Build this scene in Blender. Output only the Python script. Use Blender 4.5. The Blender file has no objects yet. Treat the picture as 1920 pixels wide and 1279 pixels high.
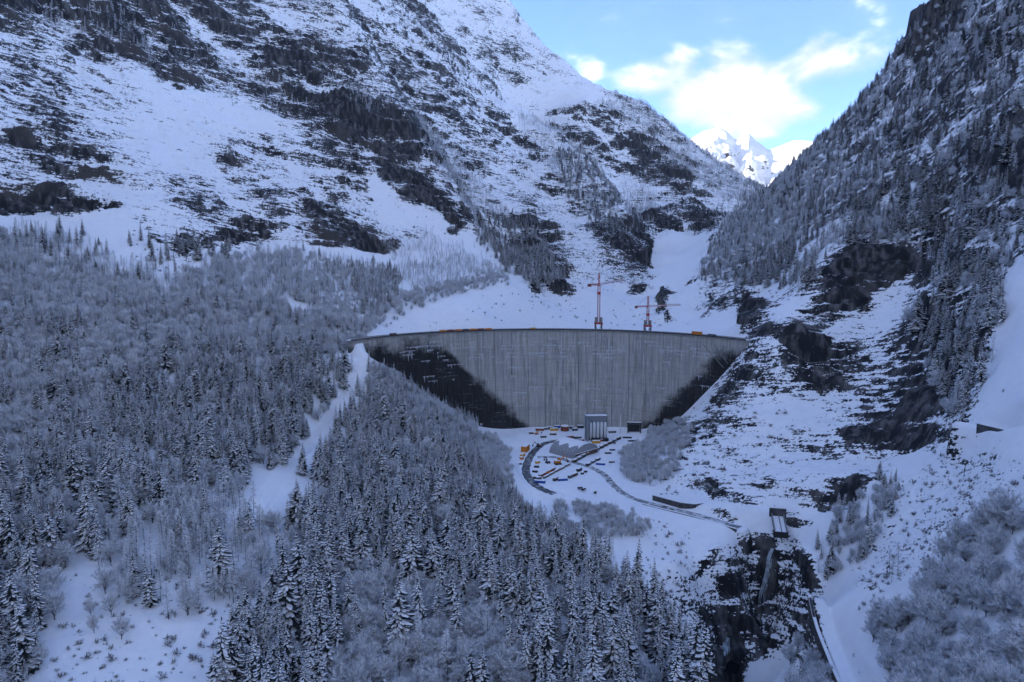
import bpy, bmesh, math, random
import numpy as np
from mathutils import Vector, Matrix, Euler

R = math.radians
sc = bpy.context.scene
C = sc.collection

# ------------------------------------------------------------------ camera, sky, sun, exposure
CAMZ = 180.0                       # camera height above the works platform (platform = z 0)
PITCH = R(6.5)
FOC = 1280.0                       # focal length in pixels of the 1920 px wide photograph
cam_d = bpy.data.cameras.new("camera")
cam = bpy.data.objects.new("camera", cam_d)
C.objects.link(cam)
cam.location = (0, 0, CAMZ)
cam.rotation_euler = (R(90) - PITCH, 0, 0)
cam_d.sensor_width = 36
cam_d.lens = 36 * FOC / 1920
cam_d.clip_start = 1
cam_d.clip_end = 60000
sc.camera = cam

SUN_AZ = R(-72)                    # from the view axis (+Y), negative = to the left
SUN_EL = R(16)
sd = Vector((math.sin(SUN_AZ) * math.cos(SUN_EL), math.cos(SUN_AZ) * math.cos(SUN_EL), math.sin(SUN_EL)))
sun_d = bpy.data.lights.new("sun", 'SUN')
sun_d.energy = 3.0
sun_d.angle = R(0.5)
sun_d.color = (1.0, 0.93, 0.82)
sun = bpy.data.objects.new("sun", sun_d)
C.objects.link(sun)
sun.rotation_euler = (-sd).to_track_quat('-Z', 'Y').to_euler()

world = bpy.data.worlds.new("World")
sc.world = world
world.use_nodes = True
wn = world.node_tree
wn.nodes.clear()
def N(tree, typ, **kw):
    n = tree.nodes.new(typ)
    for k, v in kw.items():
        if k == 'inp':
            for a, b in v.items():
                n.inputs[a].default_value = b
        else:
            setattr(n, k, v)
    return n
def math_node(tree, op, a, b=None, c=None, clamp=False):
    n = tree.nodes.new('ShaderNodeMath'); n.operation = op; n.use_clamp = clamp
    for i, v in enumerate((a, b, c)):
        if v is None: continue
        if isinstance(v, (int, float)): n.inputs[i].default_value = v
        else: tree.links.new(v, n.inputs[i])
    return n.outputs[0]
def map_range(tree, v, a, b, c=0.0, d=1.0, smooth=True):
    n = tree.nodes.new('ShaderNodeMapRange')
    n.interpolation_type = 'SMOOTHSTEP' if smooth else 'LINEAR'
    tree.links.new(v, n.inputs[0])
    for i, x in zip((1, 2, 3, 4), (a, b, c, d)): n.inputs[i].default_value = x
    return n.outputs[0]
def mix_rgb(tree, f, a, b):
    n = tree.nodes.new('ShaderNodeMix'); n.data_type = 'RGBA'
    if isinstance(f, (int, float)): n.inputs[0].default_value = f
    else: tree.links.new(f, n.inputs[0])
    for i, v in ((6, a), (7, b)):
        if isinstance(v, tuple): n.inputs[i].default_value = v if len(v) == 4 else (*v, 1)
        else: tree.links.new(v, n.inputs[i])
    return n.outputs[2]

sky = N(wn, 'ShaderNodeTexSky', sky_type='NISHITA', sun_disc=False, sun_elevation=SUN_EL,
        sun_rotation=SUN_AZ, altitude=1400, air_density=0.36, dust_density=0.25, ozone_density=4.6)
SKY_STRENGTH = 0.15
# clouds: white fair-weather banks low in the sky ahead, more added out of view
geo = N(wn, 'ShaderNodeTexCoord')
sep = N(wn, 'ShaderNodeSeparateXYZ'); wn.links.new(geo.outputs['Generated'], sep.inputs[0])
mp = N(wn, 'ShaderNodeMapping'); mp.inputs['Scale'].default_value = (1.0, 1.0, 1.75)
mp.inputs['Location'].default_value = (0.2, 0.0, 0.1)
wn.links.new(geo.outputs['Generated'], mp.inputs[0])
nz = N(wn, 'ShaderNodeTexNoise', inp={'Scale': 7.5, 'Detail': 9.0, 'Roughness': 0.58, 'Distortion': 0.25})
wn.links.new(mp.outputs[0], nz.inputs['Vector'])
nb = N(wn, 'ShaderNodeTexNoise', inp={'Scale': 2.2, 'Detail': 2.0, 'Roughness': 0.5})
wn.links.new(mp.outputs[0], nb.inputs['Vector'])
def cloud_bank(px, py, rx, rz, amp):
    a = (px - 960) / FOC; b = (640 - py) / FOC
    d = Vector((a, math.cos(PITCH) + b * math.sin(PITCH), -math.sin(PITCH) + b * math.cos(PITCH))).normalized()
    sub = N(wn, 'ShaderNodeVectorMath', operation='SUBTRACT'); wn.links.new(geo.outputs['Generated'], sub.inputs[0])
    sub.inputs[1].default_value = d
    ml = N(wn, 'ShaderNodeVectorMath', operation='MULTIPLY'); wn.links.new(sub.outputs[0], ml.inputs[0])
    ml.inputs[1].default_value = (1 / rx, 1 / rx, 1 / rz)
    ln = N(wn, 'ShaderNodeVectorMath', operation='LENGTH'); wn.links.new(ml.outputs[0], ln.inputs[0])
    return math_node(wn, 'MULTIPLY', map_range(wn, ln.outputs['Value'], 1.0, 0.0), amp)
banks = [(1385, 165, 0.150, 0.085, 0.36), (1300, 205, 0.12, 0.06, 0.22), (1470, 225, 0.10, 0.045, 0.25), (1200, 150, 0.055, 0.038, 0.24),
         (1635, 115, 0.075, 0.055, 0.20), (1540, 105, 0.05, 0.05, 0.22), (1260, 115, 0.05, 0.03, 0.16), (1110, 130, 0.03, 0.025, 0.14)]
tot = nz.outputs[0]
for b_ in banks:
    tot = math_node(wn, 'ADD', tot, cloud_bank(*b_))
# unseen banks out of view, on slow noise, added to lift the ambient light
az_gate = map_range(wn, sep.outputs[1], 0.55, 0.2)
low = map_range(wn, sep.outputs[2], 1.1, 0.3)
fill_banks = math_node(wn, 'MULTIPLY', map_range(wn, nb.outputs[0], 0.41, 0.57), math_node(wn, 'MULTIPLY', low, az_gate))
tot = math_node(wn, 'ADD', tot, math_node(wn, 'MULTIPLY', fill_banks, 0.76))
dens = map_range(wn, tot, 0.595, 0.86)
ccol = mix_rgb(wn, map_range(wn, nz.outputs[0], 0.46, 0.84), (1.12, 1.2, 1.36), (3.4, 3.35, 3.2))
skyc = mix_rgb(wn, map_range(wn, dens, 0.0, 1.0, 0.05, 0.94, False), sky.outputs[0], ccol)
bg = N(wn, 'ShaderNodeBackground', inp={'Strength': SKY_STRENGTH})
wn.links.new(skyc, bg.inputs[0])
wo = N(wn, 'ShaderNodeOutputWorld'); wn.links.new(bg.outputs[0], wo.inputs[0])

vs = sc.view_settings
vs.view_transform = 'Standard'; vs.look = 'None'; vs.gamma = 1.0; vs.use_curve_mapping = False
vs.exposure = 2.52
sc.render.engine = 'CYCLES'
sc.cycles.use_denoising = True
sc.cycles.max_bounces = 4
sc.cycles.diffuse_bounces = 2
sc.cycles.glossy_bounces = 2
sc.cycles.transmission_bounces = 2
sc.cycles.transparent_max_bounces = 4
sc.cycles.use_adaptive_sampling = True
sc.cycles.adaptive_threshold = 0.02

# ------------------------------------------------------------------ helpers
def tag(o, label=None, cat=None, group=None, kind=None):
    if label: o["label"] = label
    if cat: o["category"] = cat
    if group: o["group"] = group
    if kind: o["kind"] = kind
    return o
def ray(px, py):
    a = (px - 960) / FOC; b = (640 - py) / FOC
    return a, math.cos(PITCH) + b * math.sin(PITCH), -math.sin(PITCH) + b * math.cos(PITCH)
def P(px, py, Y):                       # the point at forward distance Y seen at that spot of the photograph
    a, f, u = ray(px, py); s = Y / f
    return (a * s, Y, u * s + CAMZ)
def G(px, py, z=0.0):                   # the point of the level z seen there
    a, f, u = ray(px, py); s = (z - CAMZ) / u
    return Vector((a * s, f * s, z))
def project(x, y, z):
    z = z - CAMZ
    f = y * math.cos(PITCH) - z * math.sin(PITCH)
    u = y * math.sin(PITCH) + z * math.cos(PITCH)
    f = np.maximum(f, 1e-3)
    return 960 + FOC * x / f, 640 - FOC * u / f, f

# gradient noise, vectorised
_rs = np.random.RandomState(7)
_perm = np.concatenate([_rs.permutation(256)] * 3).astype(np.int32)
_grad = _rs.normal(size=(256, 3)).astype(np.float32)
_grad /= np.linalg.norm(_grad, axis=1)[:, None]
def perlin(x, y, z):
    xi = np.floor(x); yi = np.floor(y); zi = np.floor(z)
    xf = (x - xi).astype(np.float32); yf = (y - yi).astype(np.float32); zf = (z - zi).astype(np.float32)
    xi = xi.astype(np.int32) & 255; yi = yi.astype(np.int32) & 255; zi = zi.astype(np.int32) & 255
    u = xf * xf * xf * (xf * (xf * 6 - 15) + 10); v = yf * yf * yf * (yf * (yf * 6 - 15) + 10); w = zf * zf * zf * (zf * (zf * 6 - 15) + 10)
    out = 0
    for dx in (0, 1):
        px_ = _perm[xi + dx]; wx = u if dx else 1 - u
        for dy in (0, 1):
            py_ = _perm[px_ + yi + dy]; wy = (v if dy else 1 - v) * wx
            for dz in (0, 1):
                g = _grad[_perm[py_ + zi + dz]]
                out = out + wy * (w if dz else 1 - w) * (g[:, 0] * (xf - dx) + g[:, 1] * (yf - dy) + g[:, 2] * (zf - dz))
    return out * 1.5
def fbm(x, y, z, octv, gain=0.5, lac=2.03, ridged=False):
    t = 0; a = 1.0; s = 0
    for i in range(octv):
        n = perlin(x + 17.3 * i, y + 5.1 * i, z + 9.7 * i)
        if ridged: n = 1 - 2 * np.abs(n)
        t = t + a * n; s += a; a *= gain; x = x * lac; y = y * lac; z = z * lac
    return t / s

# outlines read off the photograph, kept as half-size rasters; each terrain vertex looks its ground cover up where it stands
MW, MH = 960, 640
_gx, _gy = np.meshgrid((np.arange(MW) + 0.5) * 2, (np.arange(MH) + 0.5) * 2)
def poly_mask(polys, blur=3):
    m = np.zeros((MH, MW), np.float32)
    for entry in polys:
        pts, val = entry if isinstance(entry, tuple) and isinstance(entry[1], (int, float)) and isinstance(entry[0], list) else (entry, 1.0)
        ins = np.zeros((MH, MW), bool)
        n = len(pts)
        for i in range(n):
            x0, y0 = pts[i]; x1, y1 = pts[(i + 1) % n]
            if y0 == y1: continue
            c = ((y0 <= _gy) & (_gy < y1)) | ((y1 <= _gy) & (_gy < y0))
            ins ^= c & (_gx < x0 + (_gy - y0) * (x1 - x0) / (y1 - y0))
        m[ins] = val
    for _ in range(2):
        if blur:
            k = blur
            for ax in (0, 1):
                p = np.pad(m, [(k, k) if a == ax else (0, 0) for a in (0, 1)], mode='edge')
                cs = np.cumsum(p, axis=ax, dtype=np.float64)
                cs = np.concatenate([np.zeros_like(cs.take([0], axis=ax)), cs], axis=ax)
                L = m.shape[ax]
                m = ((cs.take(range(2 * k + 1, 2 * k + 1 + L), axis=ax) - cs.take(range(0, L), axis=ax)) / (2 * k + 1)).astype(np.float32)
    return m
def look(m, px, py):
    return m[np.clip((py / 2).astype(int), 0, MH - 1), np.clip((px / 2).astype(int), 0, MW - 1)]

# ------------------------------------------------------------------ dam shape (needed by the terrain that meets it)
CREST = 105.0
DAMX = 37.0
def dam_mid(z): t = (CREST - z) / CREST; return 770 - 22 * t - 4 * t * t
def dam_rad(z): t = (CREST - z) / CREST; return 227 - 10 * t
def dam_pt(phi, z, out=0.0):
    r = dam_rad(z) + out
    return (DAMX + r * math.sin(phi), dam_mid(z) - dam_rad(z) + r * math.cos(phi), z)
def dam_hit(px, py):
    a, f, u = ray(px, py); best = None
    for i in range(900, 560, -1):
        s = i / f; z = u * s + CAMZ
        zz = max(min(z, CREST), -30)
        v = math.hypot(a * s - DAMX, i - (dam_mid(zz) - dam_rad(zz))) - dam_rad(zz)
        if best is not None and v <= 0 < best[0]:
            return (a * s, float(i), z)
        best = (v, i)
    return None

# ------------------------------------------------------------------ terrain: spot heights and ridge lines of the valley
spots = """
0,1279,260 0,1100,320 0,1000,370 0,850,450 0,700,560 0,560,690 0,440,820
240,1279,268 240,1100,325 240,1000,370 240,900,430 240,800,500 240,700,570 240,600,670 240,520,760 240,440,860
480,1279,272 480,1100,335 480,1000,385 480,900,450 480,800,525 480,700,600 480,600,720 480,540,800 480,480,900
740,1279,275 740,1100,350 740,1000,410 740,900,490 740,800,580 740,742,622
620,820,560 660,740,615 682,680,648 620,640,715 620,560,810 620,500,940 600,900,475
1000,1279,282 1200,1279,300 1000,1100,370 1000,1000,440 1250,1150,375 1200,1050,415 1200,980,455 1250,972,470 1300,990,462 1350,1005,452 1300,1030,440 1240,1020,438
850,810,605 850,785,632 900,900,510 960,900,528 900,960,465 890,826,612
700,620,735 760,572,850 850,545,930 940,525,1000 960,560,960 900,600,850 1000,610,930 1100,600,1020 1100,540,1150
1200,560,1200 1200,600,1050 1300,600,950 1350,620,800 1390,600,745 1250,505,1420 1275,480,1540 1300,540,1180
1235,450,1720 1290,450,1690 1320,470,1450
1500,400,1150 1450,470,1080 1400,540,900 1440,590,760 1600,300,1080 1600,400,900 1560,470,800 1700,200,1000
1700,300,880 1700,400,765 1850,0,900 1850,150,780 1850,300,660 1850,450,570 1920,0,800 1920,150,690 1920,300,590
1920,450,510 1880,560,470 1900,650,420 1900,780,358 1920,900,310 1920,1000,280 1920,1100,250 1920,1279,205
1560,455,752 1650,455,725 1740,465,688 1560,538,690 1650,538,675 1740,510,665
1480,640,628 1560,600,655 1650,600,645 1500,720,600 1600,700,590 1700,700,550 1780,640,530 1800,560,552 1830,720,450
1700,820,490 1600,830,512 1500,800,555 1420,720,618 1400,800,575 1310,790,640 1250,835,628 1300,900,540
1400,900,515 1500,900,482 1600,900,455 1700,900,420 1800,900,372 1400,955,472 1460,955,467 1550,960,440 1650,960,402 1750,1000,342
1380,1000,450 1460,1000,452 1437,1060,450 1432,1110,445 1428,1170,437 1425,1210,425 1392,1080,431 1385,1140,416 1482,1080,428 1480,1150,408 1370,1250,405 1370,1279,395
1300,1100,400 1290,1180,385 1310,1260,370 1520,1050,417 1500,1130,406 1480,1230,395 1540,1150,357 1570,1230,325
1600,1279,290 1540,1279,330 1600,1100,366 1700,1100,322 1800,1100,285 1800,1279,228 1700,1279,258
0,405,880 0,345,915 0,300,950 0,150,1090 0,0,1230 240,410,890 240,380,920 240,300,1030 240,150,1220 240,0,1430 480,470,945 480,435,965 480,380,1050 480,300,1180 480,150,1450
480,0,1750 640,460,1020 640,400,1100 640,300,1280 640,150,1560 640,0,1900 720,490,1045 720,450,1100 780,420,1200 780,300,1380
990,540,1090 1050,575,1065
800,100,2150 850,200,2000 905,300,1850 965,400,1600 1020,480,1370 1060,540,1200
950,60,2850 950,200,2350 1000,300,2050 1080,200,2550 1080,400,1720 1120,480,1420 1180,520,1300 1215,300,2450
1240,400,1950 1150,470,1460 1300,330,2400 1300,400,2000 1340,430,1760 1380,380,2250
"""
ridges = [  # skylines: (px, py, Y); the ground falls away behind them
    [(1300, 528, 1150), (1340, 470, 1300), (1380, 425, 1450), (1425, 374, 1600), (1500, 302, 1600), (1570, 244, 1500), (1640, 184, 1380), (1700, 112, 1280), (1760, 0, 1180), (1830, -120, 1100)],
    [(870, -30, 3100), (950, 0, 3000), (1000, 72, 2950), (1050, 112, 2900), (1100, 152, 2850), (1200, 192, 2800), (1300, 274, 2700), (1430, 364, 2600)],
]
ribs = [  # nearer ribs that stand out in front of what lies behind them
    [(690, 60, 1800), (730, 140, 1690), (765, 200, 1600), (800, 255, 1510), (832, 305, 1440), (860, 350, 1380), (885, 395, 1320), (908, 450, 1240)],
    [(985, 205, 2350), (1050, 250, 2180), (1105, 300, 2020), (1145, 350, 1860), (1172, 400, 1700), (1200, 455, 1520), (1222, 515, 1330)],
]
free = [  # outside the frame and hidden ground (x, y, z above the platform)
    (37, 745, -2), (0, 742, -2), (75, 742, -2), (37, 690, 0), (37, 640, 0), (0, 640, 0), (60, 600, 0), (20, 560, 0), (60, 545, 0), (90, 600, 1), (-5, 690, 0), (85, 700, 0), (10, 520, -1),
    (110, 640, 1), (60, 515, -1), (110, 560, 0), (120, 500, -1),
    (40, 810, 35), (-60, 790, 45), (150, 790, 45), (40, 870, 60),
    (-1500, 1500, 1280), (-1500, 700, 1420), (-1100, 900, 800), (-1600, 0, 1450), (-1600, -500, 1400), (-1300, 2200, 1400), (-700, 2800, 1420), (-900, 500, 430), (-900, 0, 460), (-2300, 800, 1700), (-2300, 2200, 1600), (-2300, -600, 1650),  # left range out of view, its crest raised to block the low sun
    (650, 250, 300), (950, 550, 640), (600, 0, 300), (1000, 0, 640), (850, 900, 700), (420, 150, 130), (1300, 700, 800), (1500, 0, 900),
    (0, 120, -10), (0, 0, -30), (0, -400, -80), (-400, 0, 60), (-400, -400, 40), (300, 0, 60), (300, -400, 60), (-900, -400, 480), (-1500, -1000, 1250), (900, -500, 650),
    (0, -1500, -170), (-800, -1500, 280), (800, -1500, 280), (-400, 250, 70), (-600, 350, 170),
    (0, 4000, 700), (-1500, 4000, 1080), (900, 3600, 330), (1500, 2600, 260), (1350, 1800, 330), (1700, 1300, 500),
]
cp = [P(*map(float, s.split(','))) for s in spots.split()]
for rd in ridges:
    for i in range(len(rd) - 1):
        for k in range(3):
            t = k / 3
            q = [rd[i][j] * (1 - t) + rd[i + 1][j] * t for j in range(3)]
            p = P(*q); cp.append(p)
    for q in rd:
        if q[1] > 360: continue
        p = P(*q)
        s = 1.22
        cp.append((p[0] * s, p[1] * s, CAMZ + (p[2] - CAMZ) * s - 0.11 * p[1] * s))
for rb in ribs:
    for i, q in enumerate(rb):
        cp.append(P(*q)); cp.append(P(q[0] + 14, q[1] + 38, q[2] * 1.10))
contact = []
for q in [(690, 668), (725, 692), (760, 718), (800, 748), (830, 768), (870, 790), (910, 803), (960, 806), (1396, 655), (1378, 680), (1348, 712), (1312, 748), (1282, 778), (1250, 800)]:
    h = dam_hit(*q)
    if h: contact.append(h); cp.append(h)
cp += [(float(a), float(b), float(c)) for a, b, c in free]
cp = np.array(cp, np.float64)
def kern(dx, dy): return np.sqrt(dx * dx + dy * dy + 18.0 ** 2)
SC = 1000.0
A = kern(cp[:, 0][:, None] - cp[:, 0], cp[:, 1][:, None] - cp[:, 1]) / SC
n = len(cp)
A -= np.eye(n) * 0.0012
poly = np.stack([np.ones(n), cp[:, 0] / SC, cp[:, 1] / SC], 1)
M = np.zeros((n + 3, n + 3)); M[:n, :n] = A; M[:n, n:] = poly; M[n:, :n] = poly.T
sol = np.linalg.solve(M, np.concatenate([cp[:, 2], np.zeros(3)]))
wts, pc = sol[:n].astype(np.float32), sol[n:]
def height(x, y):
    out = np.empty(x.shape, np.float64).ravel(); xf = x.ravel(); yf = y.ravel()
    c32 = cp.astype(np.float32)
    for i in range(0, len(xf), 20000):
        X = xf[i:i + 20000].astype(np.float32); Yv = yf[i:i + 20000].astype(np.float32)
        out[i:i + 20000] = kern(X[:, None] - c32[:, 0], Yv[:, None] - c32[:, 1]) @ wts / SC
        out[i:i + 20000] += pc[0] + pc[1] * X / SC + pc[2] * Yv / SC
    return out.reshape(x.shape)

# ------------------------------------------------------------------ ground cover outlines
rock_polys = [
    # broad rough mountain faces
    ([(-5, -5), (960, -5), (1060, 50), (1140, 130), (1320, 240), (1440, 335), (1390, 410), (1300, 440), (1220, 520), (1160, 530), (1060, 580), (990, 545), (960, 470), (900, 430), (800, 430), (720, 490), (520, 470), (330, 480), (210, 405), (-5, 400)], 0.55),
    ([(-5, 110), (330, 170), (560, 240), (640, 330), (560, 400), (330, 420), (-5, 330)], 0.46),
    ([(640, 0), (860, 0), (1060, 170), (1140, 180), (1320, 250), (1440, 335), (1390, 410), (1300, 440), (1220, 520), (1160, 530), (960, 470), (900, 400), (780, 200)], 0.47),
    ([(790, -5), (960, -5), (1060, 60), (1140, 170), (1000, 250), (900, 140)], 0.33),          # smoother snow high on the peak
    ([(940, 160), (1060, 150), (1150, 185), (1060, 200), (960, 240)], 0.18),
    ([(-5, -5), (420, -5), (600, 120), (620, 240), (520, 210), (330, 150), (150, 80), (-5, 60)], 0.66),
    ([(-5, 70), (110, 95), (330, 165), (560, 235), (620, 290), (500, 260), (400, 260), (300, 210), (120, 140), (-5, 130)], 0.40),
    ([(-5, 255), (110, 240), (140, 260), (60, 285), (-5, 280)], 0.75), ([(80, 300), (180, 305), (240, 340), (150, 330)], 0.72),
    ([(300, 340), (460, 330), (560, 400), (520, 430), (400, 420), (310, 390)], 0.66),
    ([(410, 280), (560, 300), (600, 380), (520, 370), (430, 330)], 0.62),
    ([(-5, 345), (60, 350), (140, 355), (215, 385), (230, 412), (150, 415), (70, 405), (-5, 402)], 1.0),
    ([(325, 432), (400, 440), (500, 438), (512, 465), (400, 470), (335, 478)], 1.0), ([(260, 425), (330, 440), (330, 475), (285, 455)], 0.8),
    ([(555, 395), (620, 365), (660, 400), (700, 430), (726, 490), (690, 482), (640, 465), (560, 445)], 0.86),
    ([(610, 170), (690, 185), (730, 215), (765, 260), (780, 300), (760, 330), (700, 300), (620, 262)], 0.86),
    ([(700, 300), (790, 320), (860, 390), (882, 430), (830, 420), (760, 370)], 0.85),
    ([(380, 280), (440, 300), (480, 330), (420, 330)], 0.75),
    ([(980, 400), (1060, 440), (1080, 500), (1050, 560), (1060, 572), (1000, 545), (960, 500), (950, 450)], 0.78),
    ([(1120, 420), (1200, 400), (1225, 470), (1220, 540), (1190, 560), (1150, 520), (1110, 470)], 0.72),
    ([(1220, 400), (1320, 395), (1380, 400), (1350, 440), (1280, 450), (1230, 440)], 0.78),
    ([(1150, 280), (1200, 250), (1260, 300), (1330, 370), (1300, 390), (1200, 330)], 0.68),
    # right side
    ([(1300, 530), (1330, 465), (1410, 335), (1550, 200), (1620, 140), (1680, 70), (1720, -5), (1925, -5), (1925, 500), (1880, 560), (1850, 720), (1800, 830), (1700, 860), (1620, 850), (1540, 800), (1450, 760), (1420, 690), (1390, 640), (1420, 590), (1300, 560)], 0.40),
    ([(1470, 470), (1560, 430), (1600, 400), (1560, 460), (1500, 540), (1440, 590), (1400, 600), (1420, 540)], 0.20),
    ([(1640, 560), (1740, 540), (1800, 640), (1790, 760), (1700, 800), (1600, 800), (1560, 740), (1640, 700)], 0.62),
    ([(1440, 760), (1540, 740), (1640, 820), (1680, 880), (1600, 960), (1500, 960), (1460, 900)], 0.52), ([(1290, 525), (1420, 545), (1450, 590), (1400, 620), (1330, 585), (1290, 560)], 0.62),
    ([(1670, 100), (1735, -5), (1830, -5), (1790, 60), (1720, 120)], 0.85),
    ([(1230, 560), (1250, 545), (1270, 570), (1265, 600), (1240, 600)], 0.9), ([(1205, 582), (1250, 580), (1250, 600), (1205, 600)], 0.8),
    ([(1300, 530), (1420, 560), (1430, 575), (1380, 580), (1310, 570)], 0.7),
    ([(1395, 590), (1450, 585), (1460, 640), (1420, 640), (1390, 625)], 0.8),
    ([(1465, 650), (1480, 600), (1520, 545), (1570, 490), (1625, 462), (1760, 490), (1740, 520), (1700, 560), (1640, 580), (1620, 620), (1640, 680), (1600, 720), (1530, 720), (1470, 700)], 0.76),
    ([(1570, 488), (1625, 466), (1700, 475), (1758, 490), (1745, 512), (1690, 530), (1580, 534)], 1.0),
    ([(1530, 530), (1600, 540), (1660, 560), (1600, 590), (1540, 580)], 0.95),
    ([(1530, 640), (1580, 600), (1640, 600), (1640, 560), (1740, 530), (1700, 600), (1600, 640)], 0.35),
    ([(1480, 660), (1500, 600), (1550, 600), (1560, 650), (1600, 680), (1570, 710), (1500, 705)], 0.88),
    ([(1690, 720), (1720, 700), (1770, 740), (1760, 780), (1700, 780)], 0.95),
    ([(1560, 820), (1680, 790), (1800, 820), (1700, 850), (1600, 850)], 0.75),
    ([(1880, 235), (1925, 210), (1925, 360), (1880, 340), (1850, 300)], 1.0), ([(1820, 290), (1880, 280), (1880, 310), (1830, 310)], 0.9),
    ([(1400, 650), (1450, 700), (1520, 740), (1600, 850), (1560, 940), (1440, 930), (1320, 930), (1230, 900), (1260, 800), (1330, 740)], 0.47),
    ([(1330, 745), (1390, 700), (1400, 720), (1345, 765)], 0.6), ([(1440, 800), (1530, 810), (1600, 850), (1530, 880), (1450, 860)], 0.5),
    ([(1320, 905), (1420, 935), (1490, 960), (1540, 985), (1490, 985), (1440, 950), (1330, 925)], 0.95),
    ([(1520, 930), (1620, 905), (1630, 925), (1540, 950)], 0.8),
    ([(1325, 935), (1370, 960), (1400, 985), (1360, 975)], 0.9),
    ([(1280, 1075), (1330, 1030), (1380, 1000), (1440, 985), (1500, 1000), (1540, 1050), (1545, 1120), (1500, 1180), (1470, 1240), (1430, 1240), (1380, 1200), (1320, 1160), (1290, 1110)], 0.26),
    ([(1422, 1005), (1458, 1005), (1448, 1090), (1442, 1150), (1455, 1235), (1408, 1235), (1402, 1150), (1428, 1090)], 0.78), ([(1352, 1080), (1392, 1076), (1394, 1112), (1358, 1114)], 0.78), ([(1485, 1025), (1522, 1045), (1545, 1095), (1520, 1105), (1498, 1060)], 0.78), ([(1305, 1135), (1400, 1150), (1405, 1175), (1330, 1185)], .95), ([(1345, 1018), (1358, 1012), (1320, 1070), (1308, 1072)], .95),
    ([(1330, 1200), (1380, 1180), (1400, 1240), (1390, 1285), (1330, 1285)], 0.9),
    ([(1480, 1180), (1530, 1130), (1560, 1230), (1560, 1285), (1500, 1285)], 0.5),
    ([(1640, 930), (1760, 850), (1900, 860), (1925, 930), (1800, 1000), (1700, 1100), (1600, 1130), (1600, 1050)], 0.27),
    ([(60, 1285), (130, 1080), (200, 1130), (480, 1085), (500, 1130), (380, 1285)], 0.24),
    ([(1180, 980), (1290, 1010), (1330, 1285), (1290, 1200), (1230, 1100)], 0.33),
]
smooth_polys = [
    [(-5, 418), (60, 412), (150, 420), (205, 408), (255, 445), (320, 488), (330, 520), (250, 525), (180, 505), (120, 470), (-5, 440)],
    [(690, 640), (720, 610), (800, 582), (950, 535), (1010, 562), (1060, 575), (1095, 540), (1180, 560), (1225, 600), (1290, 590), (1390, 612), (1390, 640), (1200, 625), (1000, 612), (850, 622)],
    [(1235, 540), (1222, 490), (1235, 440), (1290, 435), (1285, 480), (1296, 530)],
    [(1895, 500), (1925, 480), (1925, 830), (1850, 800), (1845, 720), (1880, 620)],
    [(520, 470), (640, 470), (720, 495), (800, 460), (760, 560), (690, 600), (640, 500)],
    ([(180, 105), (340, 165), (560, 240), (470, 235), (300, 180)], .22), ([(250, 160), (400, 200), (480, 225), (460, 240), (330, 215)], .22),
    [(690, 320), (740, 380), (840, 425), (800, 430), (720, 400)],
]
ROCKM = poly_mask(rock_polys, 4)
SMOOTHM = poly_mask(smooth_polys, 3)
flat_poly = [(960, 812), (1000, 802), (1210, 802), (1215, 830), (1160, 850), (1150, 890), (1215, 935), (1100, 915), (1050, 925), (1020, 915), (985, 885), (975, 850)]
FLATM = poly_mask([flat_poly], 3)

# ------------------------------------------------------------------ terrain mesh: rays of latitude spreading from under the viewpoint, denser where the ground is steep
NA_C, NR_C = 420, 420
az_in = np.radians(np.linspace(-38.6, 38.6, 1060))
az_out_l = np.radians(np.linspace(-180, -38.9, 110)); az_out_r = np.radians(np.linspace(38.9, 180, 110))
az = np.concatenate([az_out_l, az_in, az_out_r])
RMIN, RMAX = 60.0, 3900.0
azc = np.concatenate([np.radians(np.linspace(-180, -40, 50)), np.radians(np.linspace(-39, 39, 320)), np.radians(np.linspace(40, 180, 50))])
lrc = np.linspace(math.log(RMIN), math.log(RMAX), NR_C)
rc = np.exp(lrc)
zc = height(np.sin(azc)[:, None] * rc, np.cos(azc)[:, None] * rc)
# to every azimuth
ia = np.interp(az, azc, np.arange(len(azc))); i0 = np.clip(ia.astype(int), 0, len(azc) - 2); fa = (ia - i0)[:, None]
zp = zc[i0] * (1 - fa) + zc[i0 + 1] * fa
NRF = 1400
lrf = np.linspace(math.log(RMIN), math.log(RMAX), NRF)
kk = np.interp(lrf, lrc, np.arange(NR_C)); k0 = np.clip(kk.astype(int), 1, NR_C - 3); t = kk - k0
def cub(a, b, c, d, t): return b + 0.5 * t * (c - a + t * (2 * a - 5 * b + 4 * c - d + t * (3 * (b - c) + d - a)))
zf = cub(zp[:, k0 - 1], zp[:, k0], zp[:, k0 + 1], zp[:, k0 + 2], t)
rf = np.exp(lrf)
slope_el = (zf - CAMZ) / rf                                  # tangent of the elevation angle
inview = (np.abs(az) < R(38.7))[:, None]
vis = slope_el >= np.maximum.accumulate(slope_el, axis=1) - 0.012
wv = np.where(vis & inview & (slope_el > -0.72) & (slope_el < 0.48), 1.0, 0.12)
for ax, k in ((1, 9), (0, 5)):
    cs = np.cumsum(np.pad(wv, [(k + 1, k) if a == ax else (0, 0) for a in (0, 1)], mode='edge'), axis=ax)
    L = wv.shape[ax]
    wv = (cs.take(range(2 * k + 1, 2 * k + 1 + L), axis=ax) - cs.take(range(0, L), axis=ax)) / (2 * k + 1)
met = np.abs(np.gradient(slope_el, axis=1)) * 690 * wv + np.gradient(lrf)[None] * (14 + 55 * wv)
cum = np.cumsum(met, axis=1)
NV = 700
lr = np.empty((len(az), NV)); zz = np.empty((len(az), NV))
for i in range(len(az)):
    q = np.linspace(cum[i, 0], cum[i, -1], NV)
    lr[i] = np.interp(q, cum[i], lrf); zz[i] = np.interp(lr[i], lrf, zf[i])
rr = np.exp(lr)
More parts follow.
